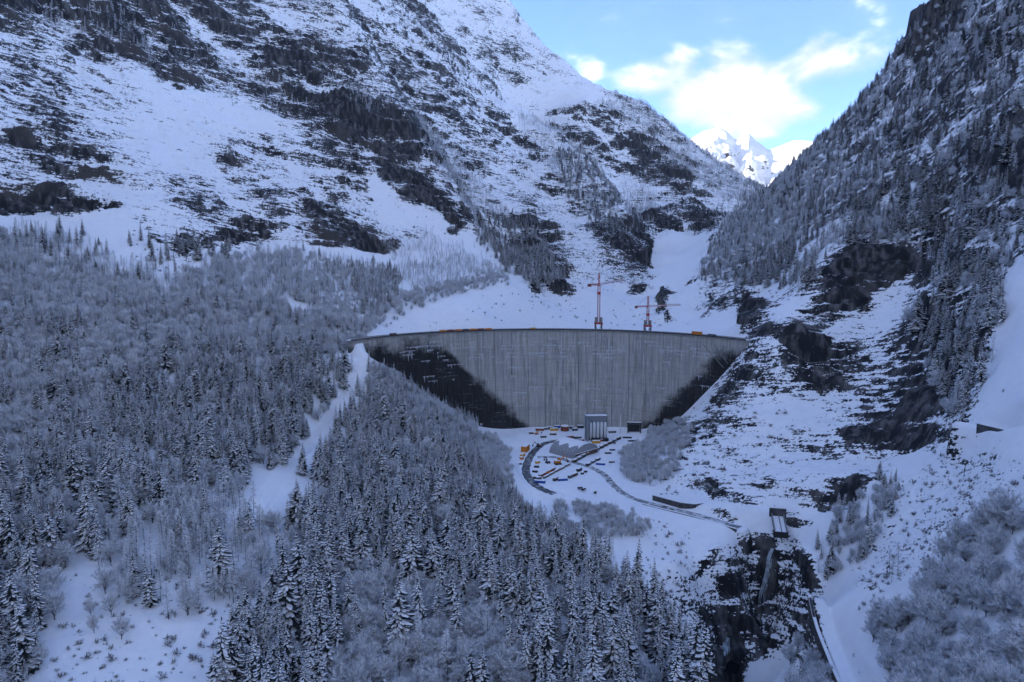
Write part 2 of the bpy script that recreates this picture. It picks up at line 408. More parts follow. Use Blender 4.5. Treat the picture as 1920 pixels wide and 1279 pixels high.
X = np.sin(az)[:, None] * rr; Y = np.cos(az)[:, None] * rr; Z = zz
pos = np.stack([X, Y, Z], -1)
du = np.gradient(pos, axis=0); dv = np.gradient(pos, axis=1)
nrm = np.cross(dv, du); nrm /= np.linalg.norm(nrm, axis=-1, keepdims=True) + 1e-9
nrm *= np.sign(nrm[..., 2:3] + 1e-9)
px, py, dep = project(X, Y, Z)
infront = (Y > 30)
jx = fbm(X.ravel() / 70, Y.ravel() / 70, Z.ravel() / 70, 4).reshape(X.shape); jy = fbm(X.ravel() / 70 + 31, Y.ravel() / 70, Z.ravel() / 70, 4).reshape(X.shape)
jk = np.where(Y < 620, 18, 48)
rock = np.where(infront, look(ROCKM, px + jk * jx, py + jk * jy), 0.5); smo = np.where(infront, look(SMOOTHM, px + .5 * jk * jx, py + .5 * jk * jy), 0.0)
flat = np.where(infront & (Z < 12), look(FLATM, px, py), 0.0)
rock = rock * (1 - smo) * (1 - flat)
x, y, z = X.ravel(), Y.ravel(), Z.ravel(); rk = rock.ravel(); sm = smo.ravel()
wx = fbm(x / 150, y / 150, z / 150, 3); wy = fbm(x / 150 + 40, y / 150, z / 150, 3)
far_ = np.clip((rr.ravel() - 1300) / 900, 0, 1)
big = fbm(x / 230 + wx * .4, y / 230 + wy * .4, z / 320, 5, gain=.52, ridged=True)          # spurs and gullies
bedc = z + 0.33 * y + 0.05 * x + 26 * wx + 8 * wy                                           # tilted beds
med = fbm(x / 52 + wx, y / 52 + wy, bedc / 24, 5, gain=0.6, ridged=True)
blk = fbm(x / 24 + 7, y / 24 + wx, bedc / 15, 4, gain=0.6, ridged=True)
def terrace(c, per, sharp):
    q = c / per; f = q - np.floor(q)
    return (np.clip((f - 0.5) * sharp + 0.5, 0, 1) - f) * per
bedn = bedc + 30 * fbm(x / 90, y / 90, z / 90 + 9, 4)
tamp = np.clip(fbm(x / 130 + 80, y / 130, z / 130, 2) * 2.2 + .35, 0, 1)
ter = terrace(bedn, 52.0, 3.6) * tamp + 0.45 * terrace(bedn * 1.03 + 5, 11.7, 2.4)
fine = fbm(x / 11 + 3, y / 11, bedc / 7, 4, gain=0.62)
gen = fbm(x / 34, y / 34, z / 34, 4)
ss_, tt_ = .34 * x + .94 * y, .94 * x - .34 * y
gul = fbm(ss_ / 125 + .5 * wx, tt_ / 620 + 11, z / 700 + .4 * wy, 4, gain=.55, ridged=True)     # ravines running down both walls
rk2 = rk ** 1.25
hscale = np.clip(rr.ravel() / 900, 0.6, 2.6)
d = rk2 * hscale * (20 * (gul - .5) + 15 * (big - 0.5) * (1 + .7 * far_) + 9.5 * (med - 0.5)) + rk2 * (4.0 * (blk - .5) + 2.4 * fine) * np.clip(hscale, .6, 1.7) + (0.22 + rk * 1.0) * gen * 1.7 * (1 - sm * 0.7)
dz = 0.95 * rk2 * ter * np.clip(hscale, .5, 1.2)
fl = flat.ravel()
d *= (1 - fl); dz *= (1 - fl)
# keep the ground that meets the dam where it belongs
near_dam = np.exp(-((np.hypot(x - DAMX, y - 543) - 215) / 28.0) ** 2) * (np.abs(x - DAMX) < 230) * (y > 560) * (y < 800)
d *= 1 - 0.85 * near_dam; dz *= 1 - 0.85 * near_dam
pos2 = pos.reshape(-1, 3) + nrm.reshape(-1, 3) * d[:, None]
pos2[:, 2] += dz
pos2[:, 2] = pos2[:, 2] * (1 - fl) + 0.0 * fl
# roads: centre lines in space; the ground is graded to them
def road_line(pts): 
    out = []
    for i in range(len(pts) - 1):
        for k in range(8):
            t = k / 8
            p0 = pts[max(i - 1, 0)]; p1 = pts[i]; p2 = pts[i + 1]; p3 = pts[min(i + 2, len(pts) - 1)]
            out.append(Vector([cub(p0[j], p1[j], p2[j], p3[j], t) for j in range(3)]))
    out.append(Vector(pts[-1])); return out
yard_road = road_line([G(*q) for q in [(1050, 826), (1022, 832, ), (1003, 845), (990, 865), (986, 885), (996, 903), (1015, 917), (1040, 927)]])
valley_road = road_line([G(*q) for q in [(1008, 858, 0), (1040, 858, 0), (1072, 867, 0), (1105, 876, 0), (1132, 890, 0), (1150, 910, 0), (1180, 932, -.5), (1235, 949, -1.2), (1310, 967, -2.0), (1388, 990, -3.0)]])
hill_road = road_line([P(*q) for q in [(478, 975, 405), (530, 890, 470), (570, 850, 520), (612, 812, 570), (650, 755, 612), (676, 705, 640), (688, 668, 655), (672, 652, 662)]])
gorge_road = road_line([P(*q) for q in [(1535, 1120, 360), (1548, 1175, 345), (1570, 1230, 325), (1595, 1285, 296), (1640, 1350, 255)]])
hi_road = road_line([P(*q) for q in [(1800, 792, 398), (1860, 806, 378), (1925, 822, 350), (1990, 835, 330)]])
shore_road = road_line([P(*q) for q in [(672, 645, 668), (668, 625, 735), (700, 598, 790), (760, 566, 860), (850, 541, 935), (940, 521, 1005)]])
roads = [(yard_road, 5.0), (valley_road, 4.2), (hill_road, 1.6), (gorge_road, 2.2), (hi_road, 2.4), (shore_road, 4.0)]
def grade(p, x_, y_):
    z_ = p[:, 2]
    for ln, hw in roads:
        ar = np.array([tuple(v) for v in ln]); lo = ar.min(0) - 25; hi = ar.max(0) + 25
        s = np.where((x_ > lo[0]) & (x_ < hi[0]) & (y_ > lo[1]) & (y_ < hi[1]))[0]
        if not len(s): continue
        bd = np.full(len(s), 1e9); bz = np.zeros(len(s))
        for i in range(len(ar) - 1):
            a_, b_ = ar[i], ar[i + 1]; d_ = b_ - a_; l2 = d_[0] ** 2 + d_[1] ** 2 + 1e-9
            t_ = np.clip(((x_[s] - a_[0]) * d_[0] + (y_[s] - a_[1]) * d_[1]) / l2, 0, 1)
            dd = np.hypot(x_[s] - a_[0] - d_[0] * t_, y_[s] - a_[1] - d_[1] * t_)
            k = dd < bd; bd[k] = dd[k]; bz[k] = (a_[2] + d_[2] * t_)[k]
        w_ = np.clip((hw + 5 - bd) / 5, 0, 1); w_ = w_ * w_ * (3 - 2 * w_)
        z_[s] = z_[s] * (1 - w_) + bz * w_
        near_road[s] = np.maximum(near_road[s], np.clip((hw + 2 - bd) / 2, 0, 1))
    p[:, 2] = z_
near_road = np.zeros(len(pos2))
grade(pos2, pos2[:, 0].copy(), pos2[:, 1].copy())
NAZ = len(az)
def grid_mesh(name, co, na, nv, close=False):
    me = bpy.data.meshes.new(name)
    me.vertices.add(na * nv); me.vertices.foreach_set("co", co.astype(np.float32).ravel())
    ii, jj = np.meshgrid(np.arange(na - 1), np.arange(nv - 1), indexing='ij')
    a = (ii * nv + jj).ravel()
    q = np.stack([a, a + nv, a + nv + 1, a + 1], 1)[:, ::-1]
    nf = len(q)
    me.loops.add(nf * 4); me.polygons.add(nf)
    me.loops.foreach_set("vertex_index", q.astype(np.int32).ravel())
    me.polygons.foreach_set("loop_start", np.arange(0, nf * 4, 4, dtype=np.int32))
    me.polygons.foreach_set("loop_total", np.full(nf, 4, np.int32))
    me.polygons.foreach_set("use_smooth", np.ones(nf, bool))
    me.update(calc_edges=True)
    return me, q
def add_attr(me, name, v):
    at = me.attributes.new(name, 'FLOAT', 'POINT'); at.data.foreach_set("value", v.astype(np.float32).ravel())
ter_me, ter_q = grid_mesh("valley_terrain", pos2, NAZ, NV)
add_attr(ter_me, "broken", np.maximum(np.clip((660 - rr) / 260, 0, 1), .5 * np.clip((2200 - rr) / 700, 0, 1))); add_attr(ter_me, "exposed", (.45 * (big - .5) + .5 * (med - .5) + .7 * (gul - .5)) * np.clip(rk * 1.6, 0, 1)); add_attr(ter_me, "rock", rock); add_attr(ter_me, "smooth_snow", np.maximum(smo, flat))
terrain = bpy.data.objects.new("valley_terrain", ter_me)
C.objects.link(terrain)
tag(terrain, "snow covered valley slopes with rock bands", None, None, "structure")

# ------------------------------------------------------------------ materials
def mat(name, col=(0.5, 0.5, 0.5), rough=0.8, metal=0.0, var=0.0, scale=1.0):
    m = bpy.data.materials.new(name); m.use_nodes = True
    nt = m.node_tree; b = nt.nodes['Principled BSDF']
    b.inputs['Roughness'].default_value = rough; b.inputs['Metallic'].default_value = metal
    b.inputs['Specular IOR Level'].default_value = 0.25
    if var:
        tc = N(nt, 'ShaderNodeTexCoord'); nn = N(nt, 'ShaderNodeTexNoise', inp={'Scale': scale, 'Detail': 4.0, 'Roughness': 0.6})
        nt.links.new(tc.outputs['Object'], nn.inputs['Vector'])
        lo = tuple(c * (1 - var) for c in col); hi = tuple(min(1, c * (1 + var)) for c in col)
        nt.links.new(mix_rgb(nt, map_range(nt, nn.outputs[0], 0.3, 0.7), lo, hi), b.inputs['Base Color'])
    else:
        b.inputs['Base Color'].default_value = (*col, 1)
    return m
SNOW = (0.86, 0.87, 0.89)
def terrain_material(name, shrubs=True, fscale=1.0, thr=0.62, rockcol=((0.014, 0.015, 0.018), (0.145, 0.14, 0.137))):
    m = bpy.data.materials.new(name); m.use_nodes = True
    nt = m.node_tree; b = nt.nodes['Principled BSDF']
    b.inputs['Roughness'].default_value = 0.75; b.inputs['Specular IOR Level'].default_value = 0.15
    g = N(nt, 'ShaderNodeNewGeometry'); tc = N(nt, 'ShaderNodeTexCoord')
    sp = N(nt, 'ShaderNodeSeparateXYZ'); nt.links.new(g.outputs['Normal'], sp.inputs[0])
    def noise(scl, loc=(0, 0, 0), scale=1.0, detail=5, rough=0.6, rot=(0.0, 0, 0)):
        mpr = N(nt, 'ShaderNodeMapping'); mpr.inputs['Rotation'].default_value = rot; nt.links.new(tc.outputs['Object'], mpr.inputs[0])
        mpn = N(nt, 'ShaderNodeMapping'); mpn.inputs['Scale'].default_value = scl; mpn.inputs['Location'].default_value = loc
        nt.links.new(mpr.outputs[0], mpn.inputs[0])
        nn = N(nt, 'ShaderNodeTexNoise', inp={'Scale': scale, 'Detail': float(detail), 'Roughness': rough})
        nt.links.new(mpn.outputs[0], nn.inputs['Vector']); return nn.outputs[0]
    rk = N(nt, 'ShaderNodeAttribute', attribute_name='rock').outputs['Fac']
    ss = N(nt, 'ShaderNodeAttribute', attribute_name='smooth_snow').outputs['Fac']
    f = fscale
    beds = noise((0.045 / f, 0.045 / f, 0.30 / f), scale=1.0, detail=4, rough=0.68, rot=(0.32, -0.05, 0))     # thin ledges along the tilted beds
    spk = noise((0.16 / f, 0.16 / f, 0.16 / f), loc=(31, 7, 3), scale=1.0, detail=5, rough=0.70)
    vst = noise((0.13 / f, 0.13 / f, 0.022 / f), loc=(3, 9, 1), scale=1.0, detail=4, rough=0.6)
    big_ = noise((0.012 / f,) * 3, scale=1.0, detail=3, rough=0.5)
    # snow lies where it is not too steep, in hollows and on small ledges; wind-swept crests and walls stay bare
    ex = N(nt, 'ShaderNodeAttribute', attribute_name='exposed').outputs['Fac']
    nse = math_node(nt, 'ADD', math_node(nt, 'MULTIPLY', math_node(nt, 'SUBTRACT', beds, 0.5), 2.9), math_node(nt, 'MULTIPLY', math_node(nt, 'SUBTRACT', spk, 0.5), 2.0))
    brk = N(nt, 'ShaderNodeAttribute', attribute_name='broken').outputs['Fac']                # smaller blocks and ledges low in the gorge
    spk2 = noise((0.42 / f, 0.42 / f, 0.75 / f), loc=(3, 17, 5), scale=1.0, detail=3, rough=0.6, rot=(0.3, 0.25, 0))
    nse = math_node(nt, 'ADD', nse, math_node(nt, 'MULTIPLY', math_node(nt, 'MULTIPLY', brk, math_node(nt, 'MINIMUM', math_node(nt, 'MULTIPLY', rk, 4.0), 1.0)), math_node(nt, 'MULTIPLY', math_node(nt, 'SUBTRACT', spk2, 0.5), 3.6)))
    v = math_node(nt, 'ADD', nse, math_node(nt, 'MULTIPLY', math_node(nt, 'SUBTRACT', sp.outputs[2], thr), 1.5))
    v = math_node(nt, 'ADD', v, math_node(nt, 'MULTIPLY', math_node(nt, 'SUBTRACT', 0.5, rk), 1.9))
    v = math_node(nt, 'ADD', v, math_node(nt, 'MULTIPLY', math_node(nt, 'SUBTRACT', big_, 0.5), 1.3))
    v = math_node(nt, 'SUBTRACT', v, math_node(nt, 'MULTIPLY', ex, 1.25))
    v = math_node(nt, 'ADD', v, math_node(nt, 'MULTIPLY', ss, 1.6))
    snow = map_range(nt, v, -0.06, 0.06)
    rc_ = mix_rgb(nt, map_range(nt, vst, 0.42, 0.72), rockcol[0], rockcol[1])
    rc_ = mix_rgb(nt, map_range(nt, big_, 0.5, 0.7), rc_, (0.065, 0.058, 0.053))
    rc_ = mix_rgb(nt, math_node(nt, 'MULTIPLY', map_range(nt, spk, 0.5, 0.7), .7), rc_, (0.014, 0.015, 0.018))
    sc_ = mix_rgb(nt, map_range(nt, spk, 0.25, 0.75), (0.82, 0.84, 0.87), (0.89, 0.905, 0.925))
    nt.links.new(mix_rgb(nt, snow, rc_, sc_), b.inputs['Base Color'])
    return m
M_terr = terrain_material("snow_and_rock")
ter_me.materials.append(M_terr)
# ------------------------------------------------------------------ sunlit range at the head of the valley
sky_line = [(1180, 330), (1240, 300), (1290, 262), (1318, 246), (1345, 240), (1362, 247), (1378, 262), (1390, 256), (1402, 250), (1415, 262), (1440, 281), (1465, 272), (1488, 263), (1512, 264), (1560, 270), (1640, 285), (1760, 300)]
fx = np.linspace(1180, 1760, 190); fyl = np.interp(fx, [a for a, _ in sky_line], [b for _, b in sky_line])
nfv = 260; FY0, FY1 = 3700.0, 7600.0
co = np.zeros((190, nfv, 3))
for i in range(190):
    yt = 6100 - (fx[i] - 1300) * 5.0
    top = P(fx[i], fyl[i], yt)
    for j in range(nfv):
        t_ = j / (nfv - 1); yy = FY0 + (FY1 - FY0) * t_
        k = (yy - yt) / 1000
        drop = 760 * (-k) ** .9 if k < 0 else 900 * k
        co[i, j] = (top[0] * yy / yt, yy, top[2] - drop)
xf_, yf_, zf_ = (co[..., k].ravel() for k in range(3))
edge = np.abs(co[..., 1] - (6100 - (fx[:, None] - 1300) * 5.0)).ravel() / 1000
nn_ = fbm(xf_ / 330, yf_ / 420, zf_ / 700, 6, ridged=True, gain=.55) - .3
ddd = nn_ * (60 + 190 * np.clip(edge * 2.2, 0, 1))
co = co.reshape(-1, 3); co[:, 2] += ddd * np.clip(edge * 4 - .1, .02, 1); co[:, 1] -= ddd * .5
far_me, _ = grid_mesh("far_mountain", co, 190, nfv)
add_attr(far_me, "broken", np.zeros(len(co))); add_attr(far_me, "exposed", np.zeros(len(co))); add_attr(far_me, "rock", np.full(len(co), .42)); add_attr(far_me, "smooth_snow", np.zeros(len(co)))
far_me.materials.append(terrain_material("far_snow_and_rock", fscale=5.0, thr=.28))
far_o = bpy.data.objects.new("far_mountain", far_me); C.objects.link(far_o)
tag(far_o, "bright sunlit snow range closing the head of the valley", None, None, "structure")

# ------------------------------------------------------------------ trees
M_bark = mat("tree_bark", (0.07, 0.062, 0.06), 0.9)
M_needle = mat("spruce_needles", (0.026, 0.034, 0.036), 0.8)
M_tsnow = mat("snow_on_branches", (0.86, 0.87, 0.89), 0.8)
M_frost = mat("frosted_twigs", (0.86, 0.88, 0.91), 0.9)
M_twig = mat("bare_twigs", (0.20, 0.195, 0.21), 0.9)

def mesh_from(name, vs, fs, mats, mi):
    me = bpy.data.meshes.new(name)
    me.from_pydata(vs, [], fs)
    for m in mats: me.materials.append(m)
    me.polygons.foreach_set("material_index", np.array(mi, np.int32))
    me.update()
    return me
def trunk_mesh(name, h, r, lean=0.0, sides=6):
    vs, fs = [], []
    lv = [0, 0.15, 0.5, 0.9]
    for k, t in enumerate(lv):
        rr_ = r * (1.25 if k == 0 else 1) * (1 - t * 0.93)
        for s in range(sides):
            a = 2 * math.pi * s / sides
            vs.append((math.cos(a) * rr_ + lean * t * h, math.sin(a) * rr_, t * h - (0.8 if k == 0 else 0)))
    for k in range(len(lv) - 1):
        for s in range(sides):
            a = k * sides + s; b = k * sides + (s + 1) % sides
            fs.append((a, b, b + sides, a + sides))
    return mesh_from(name, vs, fs, [M_bark], [0] * len(fs))

def spruce_crown(name, h, rb, seed, levels, per, snowy=0.75):
    rnd = random.Random(seed)
    vs, fs, mi = [], [], []
    def strip(pts, widths, sag, mat_i, z_off=0.0):
        base = len(vs)
        for (p, w, ddir) in zip(pts, widths, range(len(pts))):
            side = Vector((-math.sin(ang), math.cos(ang), 0))
            q = Vector(p) + Vector((0, 0, z_off))
            vs.append(tuple(q + side * w - Vector((0, 0, sag * w)) + Vector((rnd.uniform(-.15, .15), rnd.uniform(-.15, .15), 0)) * w))
            vs.append(tuple(q))
            vs.append(tuple(q - side * w - Vector((0, 0, sag * w)) + Vector((rnd.uniform(-.15, .15), rnd.uniform(-.15, .15), 0)) * w))
        for k in range(len(pts) - 1):
            a = base + 3 * k
            fs.append((a, a + 1, a + 4, a + 3)); mi.append(mat_i)
            fs.append((a + 1, a + 2, a + 5, a + 4)); mi.append(mat_i)
    off = 0; lop = rnd.uniform(.05, .28); lph = rnd.uniform(0, 6.28)
    for k in range(levels):
        t = 0.06 + 0.92 * (k / (levels - 1)) ** 0.93
        L0 = rb * (1 - t) ** 0.80 * (1.0 if t > .2 else 0.75 + t * 1.25) + 0.18
        nb_ = max(4, int(round(per * (0.45 + 0.55 * (1 - t)))))
        off += 0.7
        for j in range(nb_):
            ang = off + 2 * math.pi * (j + rnd.uniform(-.28, .28)) / nb_
            L = L0 * rnd.uniform(0.66, 1.2) * (1 + lop * math.cos(ang - lph))
            z0 = t * h + rnd.uniform(-.25, .25) * h / levels
            dr = rnd.uniform(0.22, 0.46) * (0.6 + 0.7 * (1 - t))
            ca, sa = math.cos(ang), math.sin(ang)
            prof = [(0.05, 0.06), (0.40, -0.10 * dr / .3), (0.75, -0.62 * dr), (1.0, -1.0 * dr + 0.05)]
            pts = [(ca * L * a, sa * L * a, z0 + L * b) for a, b in prof]
            W = L * rnd.uniform(0.12, 0.19) + 0.10
            strip(pts, [W * .35, W, W * .8, W * .12], 0.55, 0)
            if rnd.random() < snowy:
                s0 = rnd.uniform(0.12, 0.34); s1 = rnd.uniform(0.8, 1.02)
                prof2 = [(s0, None), ((s0 + s1) / 2, None), (s1, None)]
                def zz_(a): return np.interp(a, [q[0] for q in prof], [q[1] for q in prof])
                pts2 = [(ca * L * a, sa * L * a, z0 + L * float(zz_(a))) for a, _ in prof2]
                strip(pts2, [W * .38, W * rnd.uniform(.78, 1.08), W * .36], 0.45, 1, 0.10 + 0.05 * W)
    # leader
    b = len(vs)
    for a in range(4): vs.append((math.cos(a * 1.57) * .22, math.sin(a * 1.57) * .22, h * 0.955))
    vs.append((0, 0, h * 1.01))
    for a in range(4): fs.append((b + a, b + (a + 1) % 4, b + 4)); mi.append(a % 2)
    return mesh_from(name, vs, fs, [M_needle, M_tsnow], mi)

def bare_crown(name, h, rad, seed, ntwig, shape, tw=0.075, frost=0.85):
    """fine frosted twigs on limbs: shape 'larch' is a slim cone, 'broad' a rounded head"""
    rnd = random.Random(seed)
    vs, fs, mi = [], [], []
    def blade(p, q, w0, w1, m):
        d = (q - p)
        s = d.cross(Vector((rnd.uniform(-1, 1), rnd.uniform(-1, 1), rnd.uniform(-1, 1))))
        if s.length < 1e-4: return
        s.normalize(); b = len(vs)
        vs.extend([tuple(p + s * w0), tuple(p - s * w0), tuple(q - s * w1), tuple(q + s * w1)])
        fs.append((b, b + 1, b + 2, b + 3)); mi.append(m)
    limbs = []
    if shape == 'larch':
        nl = 60
        for k in range(nl):
            t = 0.10 + 0.89 * (k / nl)
            L = rad * (1 - t) ** 0.75 * rnd.uniform(0.6, 1.15) + 0.2
            a = rnd.uniform(0, 6.283)
            p = Vector((0, 0, t * h)); q = p + Vector((math.cos(a) * L, math.sin(a) * L, rnd.uniform(-.16, .10) * L))
            limbs.append((p, q))
    else:
        nl = 46; lob = [(rnd.uniform(0, 6.283), rnd.uniform(.1, 1.2), rnd.uniform(.82, 1.15)) for _ in range(7)]
        for k in range(nl):
            a = rnd.uniform(0, 6.283); e = math.asin(rnd.uniform(-0.45, 1.0))
            st = Vector((0, 0, h * rnd.uniform(0.08, 0.5)))
            c = Vector((0, 0, h * 0.5))
            g = max(m_ * (1 - .25 * abs(math.remainder(a - a_, 6.283))) for a_, e_, m_ in lob)
            q = c + Vector((math.cos(a) * math.cos(e) * rad, math.sin(a) * math.cos(e) * rad, math.sin(e) * h * 0.5)) * max(.6, g) * rnd.uniform(0.75, 1.05)
            limbs.append((st, q))
    for p, q in limbs:
        blade(p, q, 0.13 if shape == 'broad' else .04, 0.03, 0)
    for k in range(ntwig):
        p, q = limbs[rnd.randrange(len(limbs))]
        t = rnd.uniform(0.2, 1.0) ** (0.6 if shape == 'broad' else .8)
        s = p.lerp(q, t)
        L = (q - p).length * rnd.uniform(0.10, 0.30) if shape == 'broad' else rnd.uniform(0.35, 1.0)
        dirn = (q - p).normalized() + Vector((rnd.gauss(0, .95), rnd.gauss(0, .95), rnd.gauss(0.3 if shape == 'broad' else 0, .5)))
        e = s + dirn.normalized() * L
        blade(s, e, tw, tw * .35, 1 if rnd.random() < frost else 0)
    return mesh_from(name, vs, fs, [M_twig, M_frost], mi)

def shrub_mesh(name, seed):
    rnd = random.Random(seed)
    vs, fs, mi = [], [], []
    for k in range(46):
        a = rnd.uniform(0, 6.283); e = rnd.uniform(0.1, 1.4); L = rnd.uniform(.6, 1.5)
        p = Vector((rnd.uniform(-.3, .3), rnd.uniform(-.3, .3), 0)); q = p + Vector((math.cos(a) * math.cos(e), math.sin(a) * math.cos(e), math.sin(e))) * L
        s = (q - p).cross(Vector((rnd.uniform(-1, 1), rnd.uniform(-1, 1), rnd.uniform(-1, 1)))).normalized(); b = len(vs)
        w = rnd.uniform(.05, .13)
        vs.extend([tuple(p - s * w), tuple(p + s * w), tuple(q + s * w * .5), tuple(q - s * w * .5)]); fs.append((b, b + 1, b + 2, b + 3)); mi.append(0 if rnd.random() < .6 else 1)
    return mesh_from(name, vs, fs, [M_twig, M_frost], mi)

protos = {}                                # kind -> list of (height, trunk mesh, crown mesh)
sp = [(5.4, 1, 25, 14, .84), (4.8, 2, 26, 13, .8), (4.2, 3, 26, 12, .86), (6.0, 4, 24, 15, .82), (3.7, 5, 26, 11, .76), (4.5, 6, 22, 11, .95), (5.0, 7, 24, 12, .6), (3.2, 8, 28, 9, .9)]
protos['spruce'] = [(24, trunk_mesh("spruce_trunk", 24, .32), spruce_crown("spruce_crown", 24, *q)) for q in sp]
protos['larch'] = [(22, trunk_mesh("larch_trunk", 22, .17), bare_crown("larch_crown", 22, 3.4, 11 + k, 1500, 'larch', .085)) for k in range(3)]
protos['broad'] = [(13, trunk_mesh("bare_tree_trunk", 8, .22), bare_crown("bare_tree_crown", 13, 5.4, 21 + k, 3600, 'broad', .055)) for k in range(4)]
protos['shrub'] = [(1.5, None, shrub_mesh("shrub_twigs", 31 + k)) for k in range(2)]

# where they stand: density outlines, trees per 100 square metres of map
forest_left = [(-5, 436), (60, 445), (120, 470), (180, 525), (260, 535), (330, 525), (400, 490), (560, 475), (640, 495), (740, 505), (760, 555), (700, 605), (650, 640), (672, 690), (640, 755), (585, 815), (540, 868), (470, 925), (505, 985), (590, 960), (600, 1010), (545, 1080), (490, 1090), (340, 1165), (255, 1145), (185, 1060), (140, 1050), (95, 1190), (50, 1285), (-5, 1285)]
forest_mid = [(700, 655), (760, 690), (830, 740), (900, 792), (915, 830), (880, 850), (945, 905), (960, 930), (985, 960), (1030, 1000), (1120, 1060), (1200, 1110), (1270, 1190), (1325, 1285), (400, 1285), (450, 1210), (540, 1100), (600, 1010), (590, 900), (640, 800), (690, 700)]
right_forest = [(1315, 500), (1410, 335), (1485, 265), (1555, 205), (1625, 145), (1690, 85), (1760, -5), (1925, -5), (1925, 470), (1885, 520), (1880, 600), (1845, 700), (1800, 835), (1735, 700), (1700, 620), (1755, 540), (1765, 490), (1700, 462), (1620, 455), (1565, 480), (1500, 545), (1470, 540), (1590, 400), (1450, 480), (1395, 545), (1310, 520)]
spruce_m = poly_mask([
    (forest_left, 0.42), (forest_mid, 0.75),
    ([(-5, 430), (640, 480), (700, 640), (560, 690), (300, 640), (-5, 600)], 0.10),
    ([(330, 690), (600, 660), (670, 700), (590, 810), (470, 930), (350, 900), (200, 850), (190, 760)], 0.85),
    ([(-5, 830), (130, 840), (190, 1000), (140, 1080), (40, 1285), (-5, 1285)], 0.8), ([(180, 800), (330, 860), (340, 960), (200, 960)], 0.55),
    ([(200, 950), (470, 930), (560, 1080), (340, 1170), (180, 1130)], 0.10),
    ([(640, 1130), (700, 1090), (860, 1130), (1010, 1200), (1000, 1285), (620, 1285)], 0.12),
    ([(600, 900), (700, 880), (860, 960), (1010, 990), (1120, 1080), (1150, 1200), (1000, 1200), (840, 1110), (640, 1060)], 0.95),
    ([(700, 655), (800, 720), (915, 820), (880, 850), (760, 800), (690, 740)], 0.35),
    ([(1030, 1060), (1200, 1120), (1325, 1285), (1010, 1285)], 0.75),
    (right_forest, 0.30),
    ([(1560, 440), (1640, 300), (1760, 330), (1860, 420), (1885, 520), (1850, 690), (1780, 720), (1720, 640), (1765, 500), (1740, 465), (1620, 455)], 0.75),
    ([(1500, 330), (1600, 250), (1740, 100), (1860, 60), (1900, 200), (1780, 330), (1640, 300)], 0.35),
    ([(1600, 400), (1450, 480), (1395, 545), (1470, 540), (1590, 440)], 0.1),
    ([(1570, 960), (1620, 925), (1660, 880), (1690, 900), (1670, 980), (1600, 1080), (1545, 1115), (1525, 1100), (1540, 1030)], 0.25),
    ([(890, 405), (960, 400), (1010, 440), (1060, 530), (1010, 545), (960, 510), (900, 460)], 0.6),
    ([(1040, 280), (1110, 300), (1160, 380), (1170, 440), (1110, 430), (1060, 360)], 0.4),
    ([(1310, 500), (1420, 500), (1500, 440), (1470, 540), (1340, 530)], 0.7),
    ([(480, 870), (560, 880), (600, 960), (500, 985), (455, 935)], 0.02),
], 2)
larch_m = poly_mask([
    (forest_left, 0.35), (forest_mid, 0.18),
    ([(-5, 430), (100, 450), (330, 530), (560, 475), (740, 505), (700, 610), (560, 640), (300, 600), (-5, 560)], 0.8),
    ([(200, 950), (470, 930), (560, 1080), (340, 1170), (180, 1130)], 0.95), ([(450, 935), (500, 985), (480, 1000), (430, 960)], 0.6),
    ([(330, 690), (600, 660), (670, 700), (590, 810), (470, 930), (350, 900), (200, 850), (190, 760)], 0.2),
    (right_forest, 0.36), ([(1560, 440), (1640, 300), (1760, 330), (1860, 420), (1885, 520), (1850, 690), (1720, 640), (1765, 500)], 0.25),
    ([(720, 450), (800, 440), (890, 470), (940, 510), (900, 535), (780, 560), (740, 500)], 0.6),
    ([(775, 205), (860, 290), (960, 420), (900, 440), (860, 370), (800, 290)], 0.75),
    ([(960, 210), (1060, 240), (1130, 310), (1165, 400), (1130, 420), (1060, 370)], 0.55),
    ([(1120, 185), (1215, 195), (1320, 275), (1425, 348), (1380, 400), (1320, 350), (1230, 290)], 0.7),
    ([(890, 405), (960, 400), (1010, 440), (1060, 530), (1010, 545), (960, 510), (900, 460)], 0.4),
    ([(1160, 320), (1230, 340), (1230, 420), (1180, 440)], 0.4),
    ([(1570, 960), (1620, 925), (1660, 880), (1690, 900), (1670, 980), (1600, 1080), (1545, 1115), (1525, 1100), (1540, 1030)], 0.4),
    ([(1660, 1050), (1700, 1040), (1700, 1110), (1660, 1110)], 0.3), ([(610, 130), (700, 190), (700, 230), (600, 150)], 0.25),
    ([(240, 60), (330, 60), (600, 180), (560, 220), (400, 150)], 0.12), ([(30, 10), (230, 10), (300, 120), (60, 60)], 0.2),
    ([(480, 870), (560, 880), (600, 960), (500, 985), (455, 935)], 0.05),
], 2)
